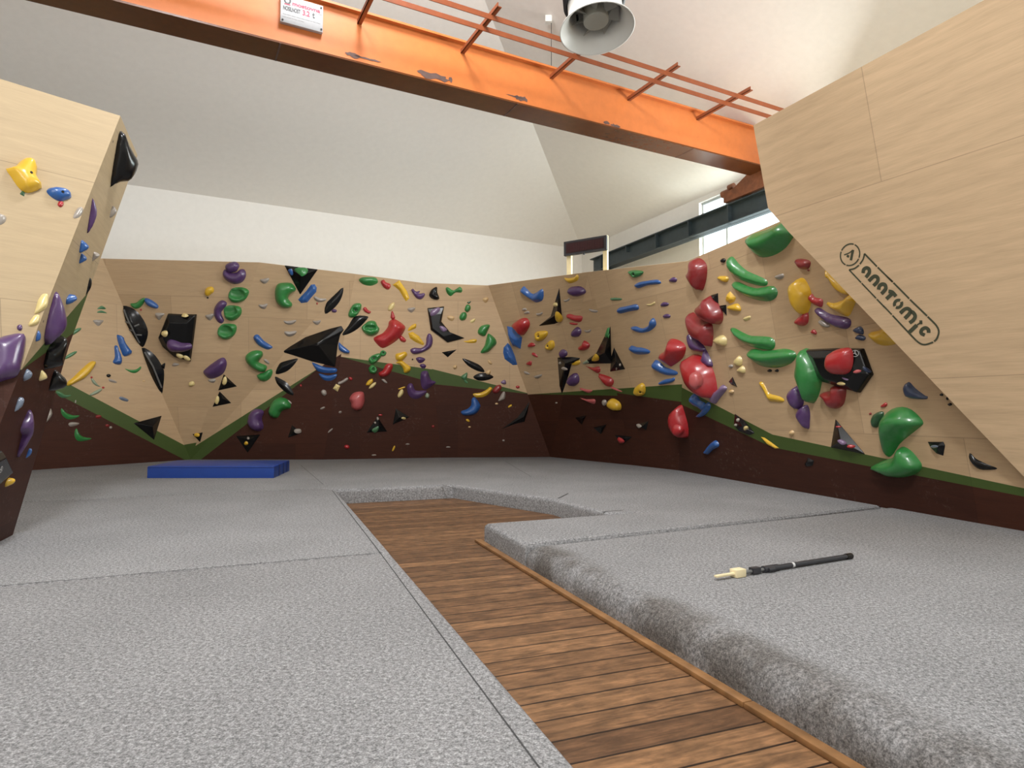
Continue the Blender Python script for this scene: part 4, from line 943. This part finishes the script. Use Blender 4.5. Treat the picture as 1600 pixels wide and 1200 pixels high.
K|g|lip|banana|@second green banana hold:second of four green banana holds counting downward|220,600 270,592 340,625 420,645 500,630 560,628 592,670 580,720 530,752 450,750 350,720 260,665
K|g|lip|banana|@third green banana hold:third of four green banana holds counting downward|208,985 240,978 300,1010 370,1040 470,1045 550,1060 575,1110 555,1155 500,1160 400,1140 300,1090
L|g|lip|banana|@fourth green banana hold:lowest of four green banana holds|350,50 400,30 470,45 560,40 640,30 720,50 742,95 700,150 620,185 530,190 440,170 380,120
K|dr|dome|fist-shaped||750,410 790,398 860,410 875,440 855,480 800,485 770,450
K|dr|dome|tag||e868,492,16,20,0
K|w|lip|hooked||583,545 650,520 660,550 620,570
K|y|dome|egg|@yellow egg hold:tall yellow two-tone egg hold on the steep wall|705,650 720,600 770,560 810,580 850,660 858,720 850,800 815,870 770,840 725,770
K|r|lip|jug||865,720 890,688 915,720 975,735 980,780 960,800 890,770
K|r|dome|wedge||750,920 790,875 845,840 858,880 850,935 810,960 765,950
K|r|dome|cone||885,1010 910,985 935,1010 925,1030
K|p|dome|bone-shaped|@purple bone hold:long purple bone-shaped hold under the yellow saddle hold|920,810 960,815 1040,860 1180,890 1210,930 1190,975 1140,985 1050,950 970,890 930,850
K|w|dome|rounded||950,920 980,905 1040,945 1030,970 980,960
K|y|lip|saddle-shaped|@yellow saddle hold:yellow saddle-shaped hold beside the logo prow's slanted edge|1003,760 1060,770 1140,740 1200,695 1240,745 1225,800 1180,880 1100,850 1030,800
K|y|dome|curved||1010,490 1060,540 1120,590 1200,690 1150,690 1080,640 1040,570 1015,560
K|nb|dome|rounded||1235,990 1290,960 1320,990 1315,1030 1260,1015
K|nb|dome|rounded||1258,1048 1290,1030 1340,1050 1325,1080 1270,1070
K|y|lip|shelf|@yellow shelf hold:mustard yellow shelf hold tucked beside the logo prow's edge|1355,1020 1430,1000 1510,975 1600,1090 1500,1125 1420,1110 1380,1070
L|k|box|six-sided|@black six-sided volume:large black six-sided volume carrying a square red hold|860,28 1100,18 1340,20 1420,240 1310,395 1150,345 1000,300 950,240|r1260,65,22
L|r|dome|square|v|1010,90 1050,50 1130,25 1195,30 1215,100 1200,200 1150,245 1050,240 1005,180
L|lp|dome|ball||920,190 960,155 1000,165 1000,225 950,230
L|pk|dome|finger|v|1240,220 1270,200 1308,205 1300,222 1260,232
L|nb|dome|pinch|v|1330,170 1380,195 1400,220 1370,225 1330,200
L|lp|dome|sliver|v|1150,265 1200,280 1190,292 1160,280
L|cy|dome|tab|v|1108,310 1140,302 1175,318 1160,332 1115,328
L|g|dome|pod|@tall green pod hold:tall glossy green pod hold beside the black six-sided volume|785,40 830,35 870,80 910,150 940,240 935,330 910,430 870,490 840,470 810,390 770,280 760,220 775,140
L|p|dome|leaf-shaped||690,420 710,370 760,335 790,370 805,440 800,500 770,540 720,500
L|p|dome|leaf-shaped||765,580 790,520 840,498 862,560 860,640 852,700 800,650
L|dr|dome|heart-shaped|@red heart hold:dark red heart-shaped hold under the black six-sided volume|960,400 1010,385 1050,380 1060,335 1150,345 1160,400 1140,490 1090,530 1040,520 1000,460 970,430
L|y|lip|bent||450,310 475,305 500,340 535,400 620,425 660,455 640,475 580,470 530,460 505,400 480,350
L|t|dome|chip||e225,385,40,35,0
L|t|dome|chip||e727,730,38,45,0
L|k|vol|triangle|@steep-wall triangle volume:black triangle volume standing on the green stripe of the steep wall|1095,608 1350,910 1055,850|a1140,800
L|r|dome|sliver|v|e1120,675,45,16,0
L|lp|dome|wedge|v|1110,790 1150,780 1190,810 1150,825
L|r|dome|sliver|v|e1225,838,70,28,0
L|y|fac|blade||470,762 500,768 560,810 620,855 590,862 530,830
L|k|fac|knob||830,990 860,935 910,960 900,1000 850,1010
L|k|dome|tag||e545,210,35,25,0
L|k|dome|tag||e605,210,30,25,0
M|r|dome|chip||400,510 440,475 458,490 440,515
M|dr|dome|dot||e318,568,20,20,0
M|g|lip|scoop|@big green scoop hold:big green scoop hold low on the steep wall|365,700 390,600 450,540 540,520 620,545 690,610 715,650 700,680 600,760 520,830 470,910 430,940 390,900 370,800
M|dg|dome|ball||320,620 345,570 400,550 420,575 380,670 340,685
M|g|dome|duckbill|@low green duckbill hold:green duckbill hold on the green stripe under the scoop|300,1020 400,965 500,930 545,850 620,880 690,960 715,1010 690,1060 600,1100 480,1105 370,1060
M|nb|dome|bird-shaped|@dark blue bird hold:dark blue bird-shaped hold with a white band|590,350 625,305 680,360 760,420 780,425 770,450 660,447 610,425
M|k|vol|wedge||795,800 930,800 945,830 930,920 870,900 820,850|a870,840
M|bw|dome|chip|v|e850,842,60,25,0
M|k|lip|horn||1132,910 1150,905 1190,945 1280,990 1365,1025 1320,1038 1220,1035 1160,990
M|k|dome|tag||e910,410,30,22,0
M|k|dome|tag||e960,440,20,30,0
M|k|dome|tag||e980,490,35,25,0
"""
HOLDS = [parse(l) for l in DATA.strip().splitlines()]
def inside(p, P):
    c = False; n = len(P)
    for i in range(n):
        (x0, y0), (x1, y1) = P[i], P[i - 1]
        if (y0 > p[1]) != (y1 > p[1]) and p[0] < (x1 - x0) * (p[1] - y0) / (y1 - y0) + x0: c = not c
    return c
def dists(p, P0, P1):
    d = P1 - P0; t = np.clip(((p - P0) * d).sum(1) / np.maximum((d * d).sum(1), 1e-12), 0, 1); return np.sqrt((((P0 + d * t[:, None]) - p) ** 2).sum(1)).min()
def pole_of(P):
    """deepest inner point of a polygon and its depth"""
    A_ = np.array(P); B_ = np.roll(A_, -1, 0); lo, hi = A_.min(0), A_.max(0); best = (None, 0)
    for x in np.linspace(lo[0], hi[0], 17):
        for y in np.linspace(lo[1], hi[1], 17):
            if inside((x, y), P):
                d = dists(np.array([x, y]), A_, B_)
                if d > best[1]: best = ((x, y), d)
    return best
def closed_smooth(P, k):
    out = []; n = len(P)
    for i in range(n):
        p0, p1_, p2_, p3_ = P[i - 1], P[i], P[(i + 1) % n], P[(i + 2) % n]
        for j in range(k):
            t = j / k
            out.append(tuple(.5 * (2 * p1_[c] + (p2_[c] - p0[c]) * t + (2 * p0[c] - 5 * p1_[c] + 4 * p2_[c] - p3_[c]) * t * t + (3 * p1_[c] - p0[c] - 3 * p2_[c] + p3_[c]) * t ** 3) for c in (0, 1)))
    return out
BV_WALL = BVHTree.FromPolygons(PANELS_V, PANELS_F)
VOL_V, VOL_F = [], []
HK = {'dome': 1.1, 'lip': 1.1, 'fac': .75, 'cup': .85, 'jug': 1.0, 'leaf': .55, 'tri': .8, 'box': .55, 'vol': .8}
WORLD = {}
def surface(h, bv):
    c, dp = pole_of(h['poly']); r = ray(*c)
    loc, nr, fi, _ = bv.ray_cast(Vector(C0), Vector(r)); wi = BV_WALL.ray_cast(Vector(C0), Vector(r))[2]; h['wall'] = PANELS_W[wi if wi is not None else 0]
    if loc is None: raise RuntimeError('no wall behind ' + h['shape'])
    n = np.array(nr); n = n if np.dot(n, C0 - np.array(loc)) > 0 else -n
    return c, dp, np.array(loc), n
def build_hold(h, bv):
    st = h['style']; c, dp, loc, n = surface(h, bv)
    if h['flag'] == 'h': n = plane_for[id(h)][1] if id(h) in plane_for else n
    nw, lw0 = n, loc; vd = (C0 - loc) / np.linalg.norm(C0 - loc); graze = np.dot(n, vd) < .36 and st not in ('vol', 'box')
    if graze:
        n = n + vd * 1.1; n /= np.linalg.norm(n); rr = np.linalg.norm(loc) / F; q = [hit(*p, (loc, n)) for p in h['poly']]
        sh = min(np.dot(p - lw0, nw) for p in q); loc = hit(*c, (lw0 - n * (sh / np.dot(n, nw)) * .8, n))
    u = np.cross(UP, n); u /= np.linalg.norm(u); v = np.cross(n, u); P = (loc, n)
    def to2(px, off):
        q = hit(px[0], px[1], P, off) - loc; return (float(np.dot(q, u)), float(np.dot(q, v)))
    base = [to2(p, 0) for p in h['poly']]; ctr, rin = pole_of(base)
    H = HK[st] * rin
    if h['flag'] in ('v', 'h'): H *= .8
    off = {'vol': 0, 'box': .0, 'leaf': 0}.get(st, .4 * H)
    poly = [to2(p, off) for p in h['poly']]
    mat = HM[h['col']]; nm = 'climbing_volume' if st in ('vol', 'box', 'leaf') else ('route_tag' if h['shape'] == 'tag' else 'climbing_hold')
    M4 = Matrix(((u[0], v[0], n[0], loc[0]), (u[1], v[1], n[1], loc[1]), (u[2], v[2], n[2], loc[2]), (0, 0, 0, 1)))
    V = []; Fc = []; smooth = True
    if st in ('vol', 'tri'):
        k = len(poly); e = h['ex'].get('a'); ap = to2(e[:2], H) if e else ctr
        V = [(x, y, 0) for x, y in poly] + [(ap[0], ap[1], H)]
        Fc = [(i, (i + 1) % k, k) for i in range(k)] + [tuple(range(k))[::-1]]; smooth = False
    elif st == 'box':
        k = len(poly); cx, cy = ctr; q = .62
        V = [(x, y, 0) for x, y in poly] + [(x + (cx - x) * .06, y + (cy - y) * .06, H * .45) for x, y in poly] + [(cx + (x - cx) * q, cy + (y - cy) * q, H) for x, y in poly]
        Fc = [(i, (i + 1) % k, k + (i + 1) % k, k + i) for i in range(k)] + [(k + i, k + (i + 1) % k, 2 * k + (i + 1) % k, 2 * k + i) for i in range(k)] + [tuple(range(2 * k, 3 * k)), tuple(range(k))[::-1]]; smooth = False
    else:
        sm = 1 if st in ('fac',) else (2 if len(poly) > 11 else 3)
        O = closed_smooth(poly, sm) if sm > 1 else [p for i in range(len(poly)) for p in (poly[i], tuple((np.array(poly[i]) + np.array(poly[(i + 1) % len(poly)])) / 2))]
        A_ = np.array(O); B_ = np.roll(A_, -1, 0); ctr, rin = pole_of(O); s = rin / (5.5 if st in ('cup', 'jug') else 4.2 if rin * F / np.linalg.norm(loc) > 9 else 2.6)
        pts = []; lo, hi = A_.min(0), A_.max(0); row = 0; y = lo[1]
        while y < hi[1]:
            x = lo[0] + (s / 2 if row % 2 else 0)
            while x < hi[0]:
                if inside((x, y), O) and dists(np.array([x, y]), A_, B_) > .42 * s: pts.append((x, y))
                x += s
            y += s * .866; row += 1
        # a ring just inside the rim keeps the side steep
        allp = [Vector(p) for p in O] + [Vector(p) for p in pts] + [Vector(ctr)]; no = len(O)
        res = delaunay_2d_cdt(allp, [(i, (i + 1) % no) for i in range(no)], [], 1, 1e-6)
        vy0, vy1 = lo[1], hi[1]; cup = h['ex'].get('c'); e3 = None
        if cup: e3 = (to2(cup[:2], H * .8), cup[2] * np.linalg.norm(loc) / F, cup[3] * np.linalg.norm(loc) / F)
        for p in res[0]:
            q = np.array([p.x, p.y]); d = dists(q, A_, B_); t = min(d / rin, 1); f = (p.y - vy0) / (vy1 - vy0 + 1e-9)
            if st == 'leaf': z = H * t ** .8
            elif st == 'fac': z = H * min(1, t * 1.5)
            else: z = H * math.sqrt(max(0, 1 - (1 - t) ** 2))
            if st == 'lip':
                z = H * (min(1, t / (.62 + .38 * f) * (.55 + .9 * f)) ** .6) * (.55 + .6 * f) if t > 0 else 0
                if f > .75: z *= 1 - .35 * (f - .75) / .25
            if e3:
                k = math.hypot((p.x - e3[0][0]) / e3[1], (p.y - e3[0][1]) / e3[2])
                if k < 1: z -= (H * .95 if st == 'cup' else H * .85) * math.sqrt(1 - k * k); z = max(z, .1 * H)
            if st == 'fac': z *= .7 + .3 * f
            V.append((p.x, p.y, z + .001))
        Fc = [tuple(f) for f in res[2]]
        if graze:                                                   # flank running back to the wall
            k0 = len(V); nl = arr(np.dot(nw, u), np.dot(nw, v), np.dot(nw, n)); base0 = arr(np.dot(lw0 - loc, u), np.dot(lw0 - loc, v), np.dot(lw0 - loc, n))
            for i in range(no): p = arr(*V[i]); V.append(tuple(p - nl * (np.dot(p - base0, nl) + .01)))
            Fc += [(i, k0 + i, k0 + (i + 1) % no, (i + 1) % no) for i in range(no)]
        if st == 'fac': smooth = False
    o = mesh(nm, V, Fc, mat, smooth=smooth, local=True); o.matrix_world = M4
    if not smooth and st in ('vol', 'tri', 'box', 'fac'):
        bm = bmesh.new(); bm.from_mesh(o.data); bmesh.ops.recalc_face_normals(bm, faces=bm.faces)
        if st != 'fac': bmesh.ops.bevel(bm, geom=[e for e in bm.edges], offset=max(.004, rin * .05), segments=2, profile=.5, affect='EDGES', clamp_overlap=True)
        bm.to_mesh(o.data); bm.free()
    WV = [tuple(M4 @ Vector(p)) for p in V]
    def local_hit(px):
        bt = BVHTree.FromPolygons([Vector(p) for p in WV], Fc); r = bt.ray_cast(Vector(C0), Vector(ray(*px)))
        if r[0] is None: return None
        nn = r[1] if r[1].dot(Vector(C0) - r[0]) > 0 else -r[1]
        Mi = M4.inverted(); return Mi @ r[0], (Mi.to_3x3() @ nn).normalized()
    def child(name, b, mt):
        c_ = mesh(name, b.v, b.f, mt, local=True); c_.parent = o; return c_
    px1 = np.linalg.norm(loc) / F
    for key in ('b', 'c'):
        if key in h['ex'] and st != 'cup':
            g = local_hit(h['ex'][key][:2])
            if g: p, nn = np.array(g[0]), np.array(g[1]); child('bolt', MB().cyl(p - nn * .004, p + nn * .004, max(.008, 1.5 * px1), 10), M_BOLT)
    if 'r' in h['ex']:
        e = h['ex']['r']; g = local_hit(e[:2])
        if g:
            p, nn = g; a_ = nn.orthogonal().normalized(); b_ = nn.cross(a_); rr = e[2] * px1; p = p + nn * .004
            if abs(b_.y) < .7: a_, b_ = b_, a_
            child('round_emblem', MB().ribbon([p + a_ * rr * math.cos(t) + b_ * rr * math.sin(t) for t in np.linspace(0, 2 * math.pi, 21)], rr * .2, np.array(nn)).ribbon([p + b_ * rr * .6 - a_ * rr * .55, p - b_ * rr * .05], rr * .3, np.array(nn)).ribbon([p + b_ * rr * .6 + a_ * rr * .55, p, p - b_ * rr * .7], rr * .3, np.array(nn)), M_MARK)
    for ln_ in h['ex'].get('n', []):
        b = MB(); ok = []
        for i in range(len(ln_) - 1):
            for t in np.linspace(0, 1, 5):
                g = local_hit((ln_[i][0] + (ln_[i + 1][0] - ln_[i][0]) * t, ln_[i][1] + (ln_[i + 1][1] - ln_[i][1]) * t))
                if g: ok.append(g[0])
        ok = [p for i, p in enumerate(ok) if i == 0 or (p - ok[i - 1]).length > 1e-4]
        for i in range(len(ok) - 1): b.cyl(ok[i], ok[i + 1], 1.1 * px1, 6)
        if b.v: child('vein', b, M_VEIN)
    if st in ('vol', 'box', 'leaf') or h['name'] in ('red oval hold', 'low red pod hold'):
        k = len(VOL_V); VOL_V.extend(WV); VOL_F.extend([[i + k for i in f] for f in Fc])
    h['obj'] = o; h['nm'] = nm
    return o
plane_for = {}
for h in HOLDS:
    if h['flag'] == '': build_hold(h, BV_WALL)
BV_ALL = BVHTree.FromPolygons(PANELS_V + VOL_V, PANELS_F + [[i + len(PANELS_V) for i in f] for f in VOL_F])
for h in HOLDS:
    if h['flag'] != '': build_hold(h, BV_ALL)

# ------------------------------------------------------------------ a label for each hold, told by its look and its neighbours
def mid(h): return np.mean(h['poly'], 0)
def size_word(h):
    q = np.array(h['poly']); d = q.max(0) - q.min(0); s = math.sqrt(d[0] * d[1])
    return 'tiny' if s < 9 else 'small' if s < 17 else 'medium' if s < 34 else 'large'
LM = [h for h in HOLDS if h['name']]
def where(h, l):
    d = mid(h) - mid(l); just = 'just ' if math.hypot(*d) < 34 else ''
    if abs(d[1]) > 2.2 * abs(d[0]): w_ = 'above' if d[1] < 0 else 'below'
    elif abs(d[0]) > 2.2 * abs(d[1]): w_ = 'left of' if d[0] < 0 else 'right of'
    else: w_ = ('above' if d[1] < 0 else 'below') + (' and left of' if d[0] < 0 else ' and right of')
    return just + w_ + ' the ' + l['name']
taken = {h['lab'] for h in LM}
for h in sorted(HOLDS, key=lambda h: -len(h['poly'])):
    kind = 'volume' if h['nm'] == 'climbing_volume' else 'hold'
    o = h['obj']; colour = HC[h['col']][0]
    if h['lab'] is None:
        what = f"{size_word(h)} {colour} {h['shape']}" + ('' if h['shape'].split()[-1] in ('tag',) else ' ' + kind)
        near = sorted(LM, key=lambda l: np.hypot(*(mid(h) - mid(l))) )
        cands = []
        if h['flag'] in ('v', 'h'):
            host = near[0]
            for l in near[:6]:
                if inside(tuple(mid(h)), l['poly']): host = l; break
            d = mid(h) - mid(host); side = ('upper' if d[1] < 0 else 'lower')
            cands += [f"{what} fixed on the {host['name']}", f"{what} fixed on the {side} part of the {host['name']}", f"{what} fixed on the {side} {'left' if d[0] < 0 else 'right'} part of the {host['name']}"]
        cands += [f"{what} {where(h, l)}" for l in near[:8]]
        cands += [f"{what} {where(h, l)}, {where(h, k)}" for l in near[:3] for k in near[1:5] if k is not l]
        h['lab'] = next((c for c in cands if c not in taken and len(c.split()) <= 16), cands[0]); taken.add(h['lab'])
    side = {lw.name: 'the plywood prow', bw.name: 'the back climbing wall'}.get(h['wall'], 'the steep climbing wall')
    cat = 'climbing volume' if kind == 'volume' else 'route tag' if h['nm'] == 'route_tag' else 'climbing hold'
    tag(o, h['lab'], cat, f"{colour} {cat}s on {side}")
